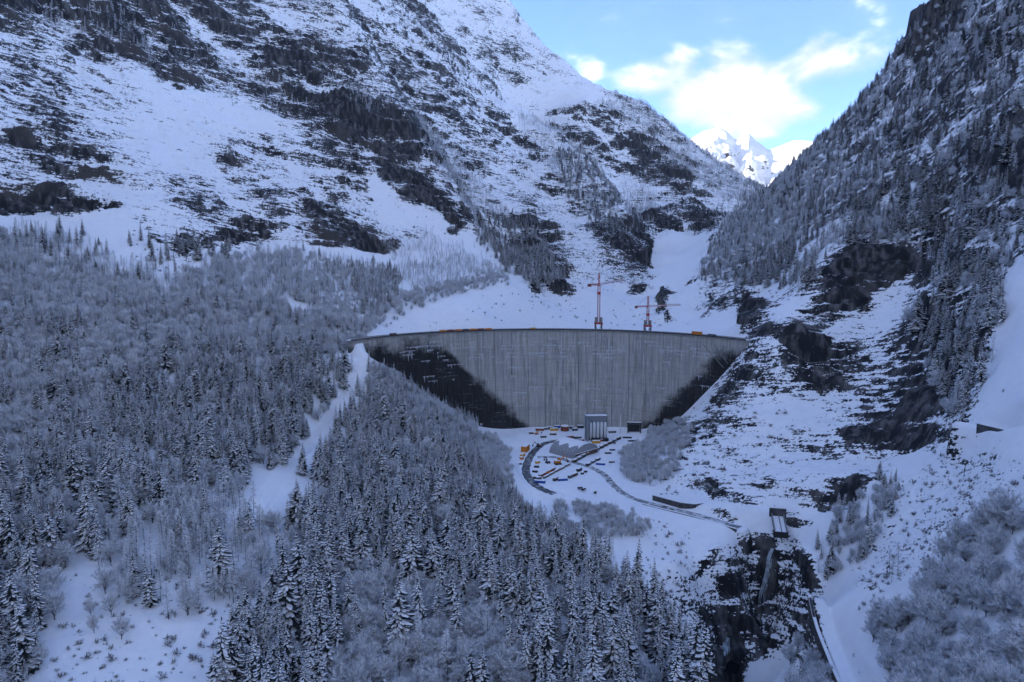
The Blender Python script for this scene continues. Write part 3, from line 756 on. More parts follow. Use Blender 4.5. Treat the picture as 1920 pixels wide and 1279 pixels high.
broad_m = poly_mask([
    (forest_left, 0.30), (forest_mid, 0.20),
    ([(330, 690), (600, 660), (670, 700), (590, 810), (470, 930), (350, 900), (200, 850), (190, 760)], 0.10),
    ([(-5, 500), (300, 560), (640, 560), (690, 640), (640, 690), (560, 660), (330, 680), (190, 760), (-5, 760)], 0.85), ([(-5, 760), (190, 770), (180, 830), (-5, 830)], 0.9),
    ([(200, 950), (470, 930), (560, 1080), (340, 1170), (180, 1130)], 0.2),
    ([(640, 1130), (700, 1090), (860, 1130), (1010, 1200), (1000, 1285), (620, 1285)], 1.0),
    ([(700, 655), (800, 720), (915, 820), (880, 850), (760, 800), (690, 740)], 0.8),
    ([(860, 825), (920, 815), (955, 850), (960, 910), (930, 950), (870, 900)], 0.95),
    ([(1160, 860), (1195, 812), (1290, 790), (1300, 830), (1250, 905), (1180, 905)], 1.0),
    ([(1045, 958), (1100, 952), (1215, 975), (1225, 1000), (1120, 1015), (1060, 1005)], 0.8),
    ([(1925, 935), (1820, 990), (1760, 1060), (1690, 1130), (1620, 1190), (1590, 1285), (1925, 1285)], 1.0),
    (right_forest, 0.14), ([(1330, 490), (1425, 360), (1560, 260), (1600, 330), (1480, 440), (1390, 520)], 0.7),
    ([(1480, 1180), (1540, 1200), (1590, 1285), (1480, 1285)], 0.45),
    ([(660, 620), (740, 560), (860, 530), (950, 515), (950, 530), (850, 555), (760, 590), (700, 625)], 0.6),
    ([(1570, 960), (1620, 925), (1690, 900), (1600, 1080), (1525, 1100)], 0.4), ([(1840, 560), (1880, 560), (1850, 700), (1830, 700)], 0.6),
    ([(480, 870), (560, 880), (600, 960), (500, 985), (455, 935)], 0.05), ([(120, 1150), (190, 1130), (230, 1200), (160, 1230)], 0.25),
], 2)
shrub_m = poly_mask([
    ([(1180, 960), (1290, 1000), (1330, 1285), (1230, 1120)], 0.7), ([(60, 1285), (140, 1080), (480, 1080), (540, 1100), (400, 1285)], 0.8),
    ([(1640, 930), (1760, 850), (1920, 860), (1920, 950), (1800, 1010), (1700, 1110), (1600, 1200), (1590, 1120)], 0.9),
    ([(1280, 790), (1420, 700), (1500, 800), (1400, 930), (1290, 920)], 0.4), ([(1230, 870), (1300, 830), (1320, 920), (1250, 930)], 0.9),
    ([(700, 630), (950, 540), (1200, 580), (1300, 600), (1200, 620), (900, 610)], 0.12), ([(250, 440), (330, 490), (330, 520), (270, 500)], 0.6),
    ([(960, 420), (1240, 420), (1220, 540), (1060, 540)], 0.25), ([(640, 300), (900, 430), (720, 480), (560, 460)], 0.1),
    ([(1400, 560), (1540, 420), (1600, 400), (1470, 560)], 0.4), ([(1850, 520), (1925, 500), (1925, 820), (1850, 800)], 0.12),
], 3)
# roads and clearings carry no trees
keep_m = poly_mask([[(588, 822), (642, 752), (670, 690), (680, 660), (696, 662), (684, 698), (652, 762), (602, 822)], [(452, 935), (540, 868), (575, 872), (545, 930), (500, 980), (470, 975)],
    [(515, 555), (540, 560), (610, 595), (600, 605), (540, 580)], [(725, 905), (755, 905), (745, 940), (730, 935)], [(925, 955), (950, 950), (930, 985), (915, 985)],
    [(1060, 960), (1090, 975), (1080, 990), (1055, 975)], [(880, 810), (915, 800), (960, 815), (900, 825)],
    [(1515, 1140), (1540, 1130), (1600, 1260), (1630, 1285), (1560, 1285), (1530, 1200)], flat_poly], 1)

# stunted growth: the spur before the dam, gullies and the bushy strips
low_m = poly_mask([[(690, 650), (760, 680), (830, 730), (930, 790), (960, 830), (900, 860), (800, 800), (690, 720)], [(1150, 780), (1310, 770), (1310, 910), (1160, 915)], [(640, 640), (960, 510), (960, 540), (720, 640)], [(560, 470), (770, 490), (700, 620), (600, 600)], [(720, 440), (900, 440), (950, 530), (740, 560)], [(1030, 930), (1240, 960), (1230, 1030), (1040, 1020)], [(840, 820), (970, 820), (1040, 990), (960, 1010), (880, 930)], [(1530, 870), (1700, 870), (1690, 1000), (1600, 1110), (1520, 1120)]], 3)
rs = np.random.RandomState(11)
fc = pos2[ter_q].mean(1)                                   # quad centres
e1 = pos2[ter_q[:, 1]] - pos2[ter_q[:, 0]]; e2 = pos2[ter_q[:, 3]] - pos2[ter_q[:, 0]]
cr = np.cross(e1, e2); area_xy = np.abs(cr[:, 2]); nzq = area_xy / (np.linalg.norm(cr, axis=1) + 1e-9)
qx, qy, qd = project(fc[:, 0], fc[:, 1], fc[:, 2])
# only ground that the viewpoint (or one a step aside) can see: running horizon along each ray
elev = ((pos2[:, 2] + 14 - CAMZ) / np.hypot(pos2[:, 0], pos2[:, 1])).reshape(NAZ, NV)
horizon = np.maximum.accumulate(elev - 14 / rr, axis=1)
seen = (elev >= horizon - 0.004).ravel()[ter_q[:, 0]]
ok = (qx > -160) & (qx < 2080) & (qy > -160) & (qy < 1480) & seen & (fc[:, 1] > 120)
cl = fbm(fc[:, 0] / 38, fc[:, 1] / 38, fc[:, 2] / 60, 3)     # clumps
cl2 = fbm(fc[:, 0] / 55 + 50, fc[:, 1] / 55, fc[:, 2] / 60, 2)
nd = np.hypot(fc[:, 0] - DAMX, fc[:, 1] - 543)
off_dam = ~((np.abs(nd - 222) < 16) & (fc[:, 1] > 640) & (np.abs(fc[:, 0] - DAMX) < 215))
trees = {}
for kind, m, per100, clump, nzmin in (('spruce', spruce_m, 2.3, 1.0, .33), ('larch', larch_m, 2.3, .8, .30), ('broad', broad_m, 2.9, -.5, .36), ('shrub', shrub_m, 5.0, .8, .5)):
    dens = look(m, qx, qy) * (1 - np.minimum(1, 1.3 * look(keep_m, qx, qy)))
    dens = dens * np.clip(1 + clump * 1.5 * cl + 0.6 * cl2, 0, 2.2) * ok * off_dam * np.clip((nzq - nzmin) / .12, 0, 1)
    if kind != 'shrub': dens = dens * (1 + 1.7 * look(low_m, qx, qy))
    lam = dens * area_xy * per100 / 100
    cnt = rs.poisson(np.clip(lam, 0, 6))
    idx = np.repeat(np.arange(len(fc)), cnt)
    u, v = rs.rand(len(idx), 1), rs.rand(len(idx), 1)
    q = ter_q[idx]
    p = (pos2[q[:, 0]] * (1 - u) + pos2[q[:, 1]] * u) * (1 - v) + (pos2[q[:, 3]] * (1 - u) + pos2[q[:, 2]] * u) * v
    far = np.clip((p[:, 1] - 500) / 900, 0, 1)
    s = {'spruce': rs.normal(.88, .24, len(p)), 'larch': rs.normal(.82, .2, len(p)), 'broad': rs.normal(.85, .22, len(p)), 'shrub': rs.gamma(1.5, .62, len(p))}[kind]
    s = np.clip(s, .22, 1.9 if kind == 'shrub' else 1.5) * (1 - .28 * far if kind != 'shrub' else 1)
    s = s * (1 + (.20 if kind == 'spruce' else 0) * np.clip((480 - p[:, 1]) / 160, 0, 1))
    ppx, ppy, _ = project(p[:, 0], p[:, 1], p[:, 2])
    s = s * (1 - .46 * look(low_m, ppx, ppy))
    trees[kind] = (p, s, rs.rand(len(p)) * 6.283, rs.randint(0, len(protos[kind]), len(p)), np.clip(rs.normal(1, .16, len(p)), .7, 1.45), rs.normal(0, .035, (len(p), 2)))
    print(kind, len(p))

# ------------------------------------------------------------------ builders
class MB:
    def __init__(s): s.v, s.f, s.m = [], [], []
    def box(s, c, size, rz=0.0, mi=0, taper=1.0):
        cx, cy, cz = c; sx, sy, sz = (q / 2 for q in size); b = len(s.v)
        co, si = math.cos(rz), math.sin(rz)
        for dz in (-1, 1):
            k = taper if dz > 0 else 1.0
            for dx, dy in ((-1, -1), (1, -1), (1, 1), (-1, 1)):
                x_, y_ = dx * sx * k, dy * sy * k
                s.v.append((cx + x_ * co - y_ * si, cy + x_ * si + y_ * co, cz + dz * sz))
        for q in ((0, 3, 2, 1), (4, 5, 6, 7), (0, 1, 5, 4), (1, 2, 6, 5), (2, 3, 7, 6), (3, 0, 4, 7)):
            s.f.append(tuple(b + i for i in q)); s.m.append(mi)
        return s
    def beam(s, p, q, w, mi=0, h=None):
        p, q = Vector(p), Vector(q); d = (q - p)
        if d.length < 1e-5: return s
        up = Vector((0, 0, 1)) if abs(d.normalized().z) < 0.95 else Vector((1, 0, 0))
        a = d.cross(up).normalized() * w / 2; c = a.cross(d).normalized() * (h or w) / 2; b = len(s.v)
        for e in (p, q):
            for k in (-a - c, a - c, a + c, -a + c): s.v.append(tuple(e + k))
        for t in ((0, 3, 2, 1), (4, 5, 6, 7), (0, 1, 5, 4), (1, 2, 6, 5), (2, 3, 7, 6), (3, 0, 4, 7)):
            s.f.append(tuple(b + i for i in t)); s.m.append(mi)
        return s
    def lathe(s, c, prof, n=16, mi=0, a0=0.0, a1=2 * math.pi):
        b = len(s.v); full = abs(a1 - a0 - 2 * math.pi) < 1e-6; m_ = n if full else n + 1
        for r_, z_ in prof:
            for k in range(m_):
                a = a0 + (a1 - a0) * k / n
                s.v.append((c[0] + r_ * math.cos(a), c[1] + r_ * math.sin(a), c[2] + z_))
        for j in range(len(prof) - 1):
            for k in range(n):
                k2 = (k + 1) % m_
                s.f.append((b + j * m_ + k, b + j * m_ + k2, b + (j + 1) * m_ + k2, b + (j + 1) * m_ + k)); s.m.append(mi)
        return s
    def poly(s, pts, mi=0):
        b = len(s.v); s.v.extend(tuple(p) for p in pts); s.f.append(tuple(range(b, b + len(pts)))); s.m.append(mi); return s
    def build(s, name, mats, parent=None, loc=None, rz=None, smooth=False):
        if not isinstance(mats, (list, tuple)): mats = [mats]
        me = mesh_from(name, s.v, s.f, mats, s.m)
        if smooth: me.polygons.foreach_set("use_smooth", np.ones(len(me.polygons), bool))
        o = bpy.data.objects.new(name, me); C.objects.link(o)
        if parent: o.parent = parent
        if loc is not None: o.location = loc
        if rz is not None: o.rotation_euler = (0, 0, rz)
        return o
def empty(name, loc, rz=0.0, label=None, cat=None, group=None):
    e = bpy.data.objects.new(name, None); C.objects.link(e); e.location = loc; e.rotation_euler = (0, 0, rz)
    return tag(e, label, cat, group)

# ground height from the finished terrain
_sel = np.where((Y.ravel() > 150) & (Y.ravel() < 1000) & (np.abs(X.ravel()) < 420))[0]
_sp = pos2[_sel]
def ground(x_, y_):
    d2 = (_sp[:, 0] - x_) ** 2 + (_sp[:, 1] - y_) ** 2
    k = np.argpartition(d2, 6)[:6]; w = 1 / (d2[k] + .05)
    return float((w * _sp[k, 2]).sum() / w.sum())

M_snow = mat("snow_cover", (0.86, 0.87, 0.89), 0.8)
M_steel = mat("grey_steel", (0.10, 0.11, 0.12), 0.6, 0.3)
M_dark = mat("dark_steel", (0.03, 0.032, 0.036), 0.6, 0.2)
M_red = mat("red_crane_paint", (0.42, 0.035, 0.025), 0.5)
M_white = mat("white_paint", (0.62, 0.63, 0.64), 0.5)
M_orange = mat("orange_paint", (0.50, 0.17, 0.02), 0.55, 0, .25, 1.5)
M_yellow = mat("yellow_paint", (0.55, 0.28, 0.03), 0.55)
M_brown = mat("rusty_red_paint", (0.20, 0.055, 0.03), 0.7, 0, .3, 1.2)
M_blue = mat("blue_tarpaulin", (0.02, 0.07, 0.30), 0.6, 0, .2, 1.2)
M_clad = mat("grey_cladding", (0.20, 0.22, 0.25), 0.6, 0, .06, .4)
M_membrane = mat("grey_membrane", (0.27, 0.28, 0.30), 0.55, 0, .05, .3)
M_timber = mat("weathered_timber", (0.09, 0.06, 0.045), 0.8, 0, .3, 1.0)
M_conc = mat("raw_concrete", (0.22, 0.22, 0.215), 0.85, 0, .25, .35)
M_wallstone = mat("dark_masonry", (0.075, 0.076, 0.08), 0.9, 0, .45, .5)
M_asph = mat("wet_asphalt", (0.055, 0.06, 0.068), 0.7, 0, .35, .12)

# ------------------------------------------------------------------ the dam
def dam_material():
    m = bpy.data.materials.new("dam_concrete"); m.use_nodes = True
    nt = m.node_tree; b = nt.nodes['Principled BSDF']; b.inputs['Roughness'].default_value = 0.8; b.inputs['Specular IOR Level'].default_value = .2
    uv = N(nt, 'ShaderNodeUVMap', uv_map="arc"); oi = N(nt, 'ShaderNodeObjectInfo')
    wet = N(nt, 'ShaderNodeAttribute', attribute_name='wet').outputs['Fac']
    def noise(sx, sy, scale, detail, rough, lx=0.0):
        mpn = N(nt, 'ShaderNodeMapping'); mpn.inputs['Scale'].default_value = (sx, sy, 1); mpn.inputs['Location'].default_value = (lx, lx * .7, 0)
        nt.links.new(uv.outputs[0], mpn.inputs[0])
        nn = N(nt, 'ShaderNodeTexNoise', noise_dimensions='2D', inp={'Scale': scale, 'Detail': float(detail), 'Roughness': rough}); nt.links.new(mpn.outputs[0], nn.inputs['Vector'])
        return nn.outputs[0]
    streak = noise(.32, .018, 1, 6, .66); streak2 = noise(1.1, .05, 1, 4, .6, 40); lift = noise(.03, .50, 1, 3, .55, 9); blot = noise(.045, .045, 1, 5, .6, 70); fine = noise(.7, .7, 1, 4, .6, 5)
    c = mix_rgb(nt, map_range(nt, streak, .3, .7), (0.22, 0.216, 0.20), (0.46, 0.44, 0.40))
    c = mix_rgb(nt, math_node(nt, 'MULTIPLY', map_range(nt, lift, .45, .7), .35), c, (0.16, 0.165, 0.165))
    c = mix_rgb(nt, math_node(nt, 'MULTIPLY', map_range(nt, blot, .45, .75), .45), c, (0.13, 0.134, 0.136))
    c = mix_rgb(nt, math_node(nt, 'MULTIPLY', oi.outputs['Random'], .5), c, (0.34, 0.335, 0.32))
    # ice and lime running down the joints
    ice = math_node(nt, 'MULTIPLY', map_range(nt, streak2, .57, .70), map_range(nt, blot, .36, .58))
    c = mix_rgb(nt, math_node(nt, 'MULTIPLY', ice, .8), c, (0.58, 0.59, 0.60))
    # seepage: nearly black, wet concrete beside both abutments
    w = math_node(nt, 'ADD', wet, math_node(nt, 'MULTIPLY', math_node(nt, 'SUBTRACT', streak, .5), 16.0))
    w = math_node(nt, 'ADD', w, math_node(nt, 'MULTIPLY', math_node(nt, 'SUBTRACT', blot, .5), 42.0))
    wf = map_range(nt, w, -8.0, 9.0)
    dk = mix_rgb(nt, map_range(nt, streak2, .56, .74), (0.006, 0.0065, 0.008), (0.06, 0.062, 0.066))
    dk = mix_rgb(nt, math_node(nt, 'MULTIPLY', map_range(nt, lift, .62, .70), map_range(nt, fine, .48, .6)), dk, (0.20, 0.20, 0.20))
    c = mix_rgb(nt, math_node(nt, 'MULTIPLY', wf, .96), c, dk)
    nt.links.new(c, b.inputs['Base Color'])
    bm_ = N(nt, 'ShaderNodeBump', inp={'Strength': .4, 'Distance': .5}); nt.links.new(fine, bm_.inputs['Height']); nt.links.new(bm_.outputs[0], b.inputs['Normal'])
    return m
M_dam = dam_material()
wl = []
for q in [(668, 652), (700, 651), (760, 648), (800, 645), (830, 652), (856, 672), (880, 697), (905, 720), (932, 745), (956, 766), (976, 782), (996, 804)]:
    h = dam_hit(*q)
    if h: wl.append((math.asin(max(-1, min(1, (h[0] - DAMX) / dam_rad(h[2])))), h[2]))
wr = []
for q in [(1196, 802), (1212, 785), (1235, 765), (1262, 742), (1290, 722), (1310, 700), (1335, 680), (1360, 665), (1392, 655)]:
    h = dam_hit(*q)
    if h: wr.append((math.asin(max(-1, min(1, (h[0] - DAMX) / dam_rad(h[2])))), h[2]))
wall_line = sorted(wl + [(wl[-1][0] + .03, -60), (wr[0][0] - .03, -60)] + wr)
_wx, _wy = [a for a, _ in wall_line], [b for _, b in wall_line]
dam = empty("arch_dam", (DAMX, 743, 0), 0, "tall curved concrete arch dam stained black at both ends, closing the valley", "dam")
NB = 24; PH0, PH1 = R(-58), R(58); dph = (PH1 - PH0) / NB
Dm = Matrix.Translation(dam.location)
for k in range(NB):
    a0 = PH0 + k * dph; gap = 0.34 / 227 / 2
    vs_, fs_, uv_, wet_ = [], [], [], []
    NU, NZ = 4, 30
    proud = random.Random(k).uniform(-.12, .12)
    for back in (0, 1):
        for j in range(NZ + 1):
            z_ = -25 + (CREST - 1.2 + 25) * j / NZ
            for i in range(NU + 1):
                ph = a0 + gap + (dph - 2 * gap) * i / NU
                p_ = dam_pt(ph, z_, (7 + 9 * (CREST - z_) / CREST) if back else -proud)
                vs_.append((p_[0] - DAMX, p_[1] - 743, p_[2])); uv_.append((ph * 227 + 300, z_ + 60)); wet_.append(float(np.interp(ph, _wx, _wy)) - z_)
    W_ = NU + 1; S_ = (NZ + 1) * W_
    for j in range(NZ):
        for i in range(NU):
            a = j * W_ + i
            fs_.append((a, a + 1, a + 1 + W_, a + W_)); fs_.append((S_ + a, S_ + a + W_, S_ + a + W_ + 1, S_ + a + 1))
        a = j * W_; fs_.append((a, a + W_, S_ + a + W_, S_ + a))
        a = j * W_ + NU; fs_.append((a, S_ + a, S_ + a + W_, a + W_))
    for i in range(NU):
        a = NZ * W_ + i; fs_.append((a, a + 1, S_ + a + 1, S_ + a))
    me = mesh_from("concrete_block", vs_, fs_, [M_dam], [0] * len(fs_))
    ul = me.uv_layers.new(name="arc"); li = np.empty(len(me.loops), np.int32); me.loops.foreach_get("vertex_index", li)
    ul.data.foreach_set("uv", np.array(uv_, np.float32)[li].ravel()); add_attr(me, "wet", np.array(wet_))
    o = bpy.data.objects.new("concrete_block", me); o.parent = dam; C.objects.link(o)
def arc_strip(mb, prof, a0, a1, n=72, mi=0):
    """sweep a closed (out, z) profile along the crest"""
    b = len(mb.v); m_ = len(prof)
    for k in range(n + 1):
        ph = a0 + (a1 - a0) * k / n
        for o_, z_ in prof:
            p_ = dam_pt(ph, CREST, o_); mb.v.append((p_[0] - DAMX, p_[1] - 743, z_))
    for k in range(n):
        for i in range(m_):
            j = (i + 1) % m_; mb.f.append((b + k * m_ + i, b + k * m_ + j, b + (k + 1) * m_ + j, b + (k + 1) * m_ + i)); mb.m.append(mi)
    mb.f.append(tuple(b + i for i in range(m_))[::-1]); mb.m.append(mi); mb.f.append(tuple(b + n * m_ + i for i in range(m_))); mb.m.append(mi)
    return mb
arc_strip(MB(), [(-1.1, CREST - 1.15), (8, CREST - 1.15), (8, CREST), (-1.1, CREST)], R(-59), R(58)).build("crest_slab", M_conc, dam)
arc_strip(MB(), [(-1.1, CREST + .003), (-0.8, CREST + .003), (-0.8, CREST + 1.2), (-1.1, CREST + 1.2)], R(-59), R(58)).build("parapet", M_dark, dam)
arc_strip(MB(), [(7.6, CREST + .003), (8, CREST + .003), (8, CREST + 1.1), (7.6, CREST + 1.1)], R(-59), R(58)).build("parapet", M_conc, dam)
arc_strip(MB(), [(-.75, CREST + .004), (7.55, CREST + .004), (7.55, CREST + .25), (-.75, CREST + .25)], R(-59), R(58)).build("crest_snow", M_snow, dam)
# inspection gallery ledges and ice hanging from them
rnd = random.Random(5)
ice_m = MB()
for k in range(120):
    ph = rnd.uniform(-.78, .80); z_ = rnd.choice([96, 92, 88, 84.5, 80, 76, 70, 64, 60, 55, 48, 42, 36, 30, 22]) + rnd.uniform(-.5, .5)
    if rnd.random() < .55: z_ = rnd.choice([92, 88, 84.5, 80, 76]) + rnd.uniform(-.4, .4)
    if float(np.interp(ph, _wx, _wy)) > z_ and rnd.random() < .3: continue
    n_ = rnd.randint(2, 16)
    for i in range(n_):
        a = ph + i * .0052; hh = rnd.expovariate(1 / 1.0) + .25
        if rnd.random() < .03: hh += rnd.uniform(3, 8)
        p0 = Vector(dam_pt(a, z_, -.16)); p1 = Vector(dam_pt(a + .0052, z_, -.16))
        q0 = Vector(dam_pt(a + .0020, z_ - hh, -.14)); q1 = Vector(dam_pt(a + .0030, z_ - hh, -.14)); t0, t1 = Vector(dam_pt(a, z_ + .12, .3)), Vector(dam_pt(a + .0052, z_ + .12, .3))
        of = Vector((DAMX, 743, 0)); p0, p1, q0, q1, t0, t1 = (v_ - of for v_ in (p0, p1, q0, q1, t0, t1))
        dn = Vector((0, -.22, 0))
        ice_m.poly([t0 + dn, p0 + dn, p1 + dn, t1 + dn]); ice_m.poly([p0 + dn, q0, q1, p1 + dn])
tag(ice_m.build("hanging_ice", mat("blue_white_ice", (0.45, 0.47, 0.50), .4), dam), None, None, None, "stuff")
g_ = MB()
for k in range(2):                                                         # two pale pipes down the right flank
    p0 = Vector(dam_hit(1318 + 20 * k, 646)); p1 = Vector(dam_hit(1356 + 8 * k, 690 - 8 * k))
    g_ = MB().beam(p0 - Vector((DAMX, 743.8, 0)), p1 - Vector((DAMX, 743.8, 0)), .5); g_.build("drain_pipe", M_conc, dam)
w_ = MB()
pa, pb = Vector(dam_hit(672, 651)), Vector(dam_hit(728, 648))
w_.beam(pa - Vector((DAMX, 744.5, 0)), pb - Vector((DAMX, 744.5, 0)), 1.6, 0, .7); w_.build("walkway", M_conc, dam)

# things along the crest
def crest_spot(ph, out=3.0): return Vector(dam_pt(ph, CREST + .25, out))
def phi_at(px_):
    h = dam_hit(px_, 636 if px_ < 800 or px_ > 1250 else 628); return math.asin((h[0] - DAMX) / dam_rad(h[2]))
def container(loc, rz, size, body, label, cat="container", group=None, cap=.35, name="site_container", doors=True):
    L, W_, H = size
    e = empty(name, loc, rz, label, cat, group)
    mb = MB().box((0, 0, H / 2), (L, W_, H))
    n_ = max(3, int(L / 1.2))
    for k in range(n_):                                                     # ribs
        for s in (-1, 1): mb.box((-L / 2 + L * (k + .5) / n_, s * (W_ / 2 + .05), H / 2), (L / n_ * .45, .1, H * .9))
    mb.build("body", body, e)
    if cap: MB().box((0, 0, H + cap / 2 + .01), (L * .99, W_ * .99, cap), 0, 0, .93).build("snow_cap", M_snow, e)
    if doors:
        d_ = MB(); d_.box((L / 2 + .06, -W_ * .23, H / 2), (.1, W_ * .42, H * .88)); d_.build("door", body, e)
        d_ = MB(); d_.box((L / 2 + .06, W_ * .23, H / 2), (.1, W_ * .42, H * .88)); d_.build("door", body, e)
    return e
k = 0
for px_ in range(834, 926, 14):
    ph = phi_at(px_); t_ = crest_spot(ph, 5.2)
    container(t_, -ph, (7.2, 2.4, 2.2), (M_orange, M_brown, M_orange, M_timber)[k % 4], ["orange site container first in the row on the dam crest", "rust red site container second in the row on the dam crest", "bright orange site container third in the crest row", "brown timber clad container in the middle of the crest row", "orange site container fifth in the row on the dam crest", "rust red container next to last in the crest row", "orange container ending the row nearest the middle of the crest"][k], "container", "containers in a row on the dam crest"); k += 1
for px_, sz, mm, lb in ((742, (7, 2.4, 2.4), M_timber, "lone brown hut on the crest near the wooded end"), (1000, (6, 2.4, 2.0), M_yellow, "small yellow container at the middle of the crest"), (1303, (11, 2.6, 3.6), M_orange, "large orange container on the crest near the craggy end"), (1330, (8, 2.4, 2.2), M_steel, "low grey container on the crest by the craggy abutment")):
    ph = phi_at(px_); container(crest_spot(ph, 4.5), -ph, sz, mm, lb)

# ------------------------------------------------------------------ tower cranes on the upstream side
def lattice(mb, p, q, w, step, mi_ch=0, mi_br=1, th=.34, tri=False):
    p, q = Vector(p), Vector(q); d = (q - p).normalized(); up = Vector((0, 0, 1)) if abs(d.z) < .9 else Vector((1, 0, 0))
    a = d.cross(up).normalized() * w / 2; c = a.cross(d).normalized() * w / 2
    cs = [-a - c, a - c, a + c, -a + c] if not tri else [-a - c, a - c, c * 1.1]
    for k in cs: mb.beam(p + k, q + k, th, mi_ch)
    n_ = max(2, int((q - p).length / step))
    for i in range(n_):
        s0, s1 = p.lerp(q, i / n_), p.lerp(q, (i + 1) / n_)
        for j in range(len(cs)):
            mb.beam(s0 + cs[j], s1 + cs[(j + 1) % len(cs)], th * .7, mi_br)
            mb.beam(s1 + cs[j], s1 + cs[(j + 1) % len(cs)], th * .7, mi_br)
def crane(px_, Yc, py_slew, py_top, py_base, jib_az, jib_len, tilt, label, foot):
    bx, by, bz = P(px_, py_base, Yc); zs = P(px_, py_slew, Yc)[2]; zt = P(px_, py_top, Yc)[2]
    gz = foot
    e = empty("tower_crane", (bx, by, gz), 0, label, "crane", "tower cranes behind the dam")
    zb, zs, zt = bz - gz, zs - gz, zt - gz
    mb = MB()                                                               # steel trestle
    for sx in (-1, 1):
        for sy in (-1, 1): mb.beam((sx * 4.2, sy * 4.2, -6), (sx * 3.6, sy * 3.6, zb + 6), .9)
    for k in range(3):
        z0, z1 = (zb + 6) * k / 3, (zb + 6) * (k + 1) / 3
        for (x0, y0), (x1, y1) in (((-4, -4), (4, -4)), ((4, -4), (4, 4)), ((4, 4), (-4, 4)), ((-4, 4), (-4, -4))):
            mb.beam((x0, y0, z0), (x1, y1, z1), .4); mb.beam((x1, y1, z0), (x0, y0, z1), .4)
    mb.build("trestle", M_steel, e)
    MB().box((0, 0, zb + 7), (9.4, 9.4, 1.7)).build("base_frame", M_red, e)
    for sx in (-1, 1): MB().box((sx * 2.9, 0, zb + 11), (2.4, 7.6, 6.2)).build("ballast_block", M_conc, e)
    mb = MB(); lattice(mb, (0, 0, zb + 7), (0, 0, zs), 2.6, 3.0, 0, 1, .45); mb.build("mast", [M_red, M_white], e)
    MB().box((0, 0, zs - 9), (3.6, 3.6, 3.0)).build("climbing_frame", M_red, e)
    mb = MB(); mb.box((0, 0, zs), (3.2, 3.2, 1.6)); mb.build("slewing_ring", M_red, e)
    dx, dy = math.sin(jib_az), math.cos(jib_az)
    j0 = Vector((0, 0, zs + 1.6)); j1 = j0 + Vector((dx * jib_len, dy * jib_len, jib_len * tilt)); c1 = j0 - Vector((dx * jib_len * .36, dy * jib_len * .36, .4))
    mb = MB(); lattice(mb, j0, j1, 1.7, 2.6, 0, 1, .32, True); mb.build("jib", [M_red, M_white], e)
    mb = MB(); lattice(mb, j0, c1, 1.4, 2.8, 0, 0, .40, True); mb.build("counter_jib", M_red, e)
    MB().box(tuple(c1 + Vector((0, 0, -.6))), (3.4, 2.2, 3.2), -jib_az).build("counterweight", M_brown, e)
    mb = MB(); lattice(mb, (0, 0, zs + 1), (0, 0, zt), 1.6, 2.4, 0, 0, .34); mb.build("tower_head", [M_red], e)
    mb = MB(); mb.beam((0, 0, zt), j0.lerp(j1, .72) + Vector((0, 0, .8)), .16); mb.beam((0, 0, zt), c1 + Vector((0, 0, .8)), .16); mb.build("tie_bar", M_dark, e)
    MB().box((dy * 2.4, -dx * 2.4, zs - .6), (1.8, 1.8, 2.2), -jib_az).build("cab", M_white, e)
    tr = j0.lerp(j1, .55)
    mb = MB(); mb.box(tuple(tr + Vector((0, 0, -1.2))), (1.6, 1.4, .8), -jib_az); mb.beam(tr + Vector((0, 0, -1.2)), tr + Vector((0, 0, -10)), .12); mb.box(tuple(tr + Vector((0, 0, -10.3))), (.7, .7, 1.0)); mb.build("trolley_hook", M_dark, e)
crane(1122, 800, 536, 512, 618, R(48), 46, .10, "taller red and white tower crane rising behind the middle of the dam", 40)
crane(1214, 860, 577, 556, 622, R(78), 44, .03, "shorter red tower crane with level jib, behind the dam beside dark rocks", 45)

# ------------------------------------------------------------------ road surfaces
def ribbon(name, ln, hw, m, lift=.06, kind="structure", thick=0.0, label=None):
    vs_, fs_ = [], []
    for i, p in enumerate(ln):
        d = (ln[min(i + 1, len(ln) - 1)] - ln[max(i - 1, 0)]); s = Vector((d.y, -d.x, 0)).normalized()
        for k in (-1, -.4, .4, 1): vs_.append(tuple(p + s * hw * k * (1 + .10 * math.sin(i * 1.7 + k)) + Vector((0, 0, lift))))
    for i in range(len(ln) - 1):
        for k in range(3): a = i * 4 + k; fs_.append((a, a + 4, a + 5, a + 1))
    o = bpy.data.objects.new(name, mesh_from(name, vs_, fs_, [m], [0] * len(fs_))); C.objects.link(o)
    return tag(o, label, None, None, kind)
def slush(name, lo, hi, a, b_):
    m = bpy.data.materials.new(name); m.use_nodes = True; nt = m.node_tree; b = nt.nodes['Principled BSDF']; b.inputs['Roughness'].default_value = .6
    tc = N(nt, 'ShaderNodeTexCoord'); nn = N(nt, 'ShaderNodeTexNoise', inp={'Scale': .22, 'Detail': 5.0, 'Roughness': .65}); nt.links.new(tc.outputs['Object'], nn.inputs['Vector'])
    nt.links.new(mix_rgb(nt, map_range(nt, nn.outputs[0], a, b_), lo, hi), b.inputs['Base Color']); return m
M_road1 = slush("wet_tarmac", (0.045, 0.05, 0.055), (0.5, 0.51, 0.53), .47, .68)
M_road2 = slush("slushy_tarmac", (0.10, 0.11, 0.12), (0.7, 0.71, 0.73), .40, .64)
ribbon("road", yard_road, 3.6, M_road1, .07, label="dark wet road curving round the works yard")
ribbon("road", valley_road, 2.9, M_road2, .10, label="slushy grey road winding from the yard down the valley")

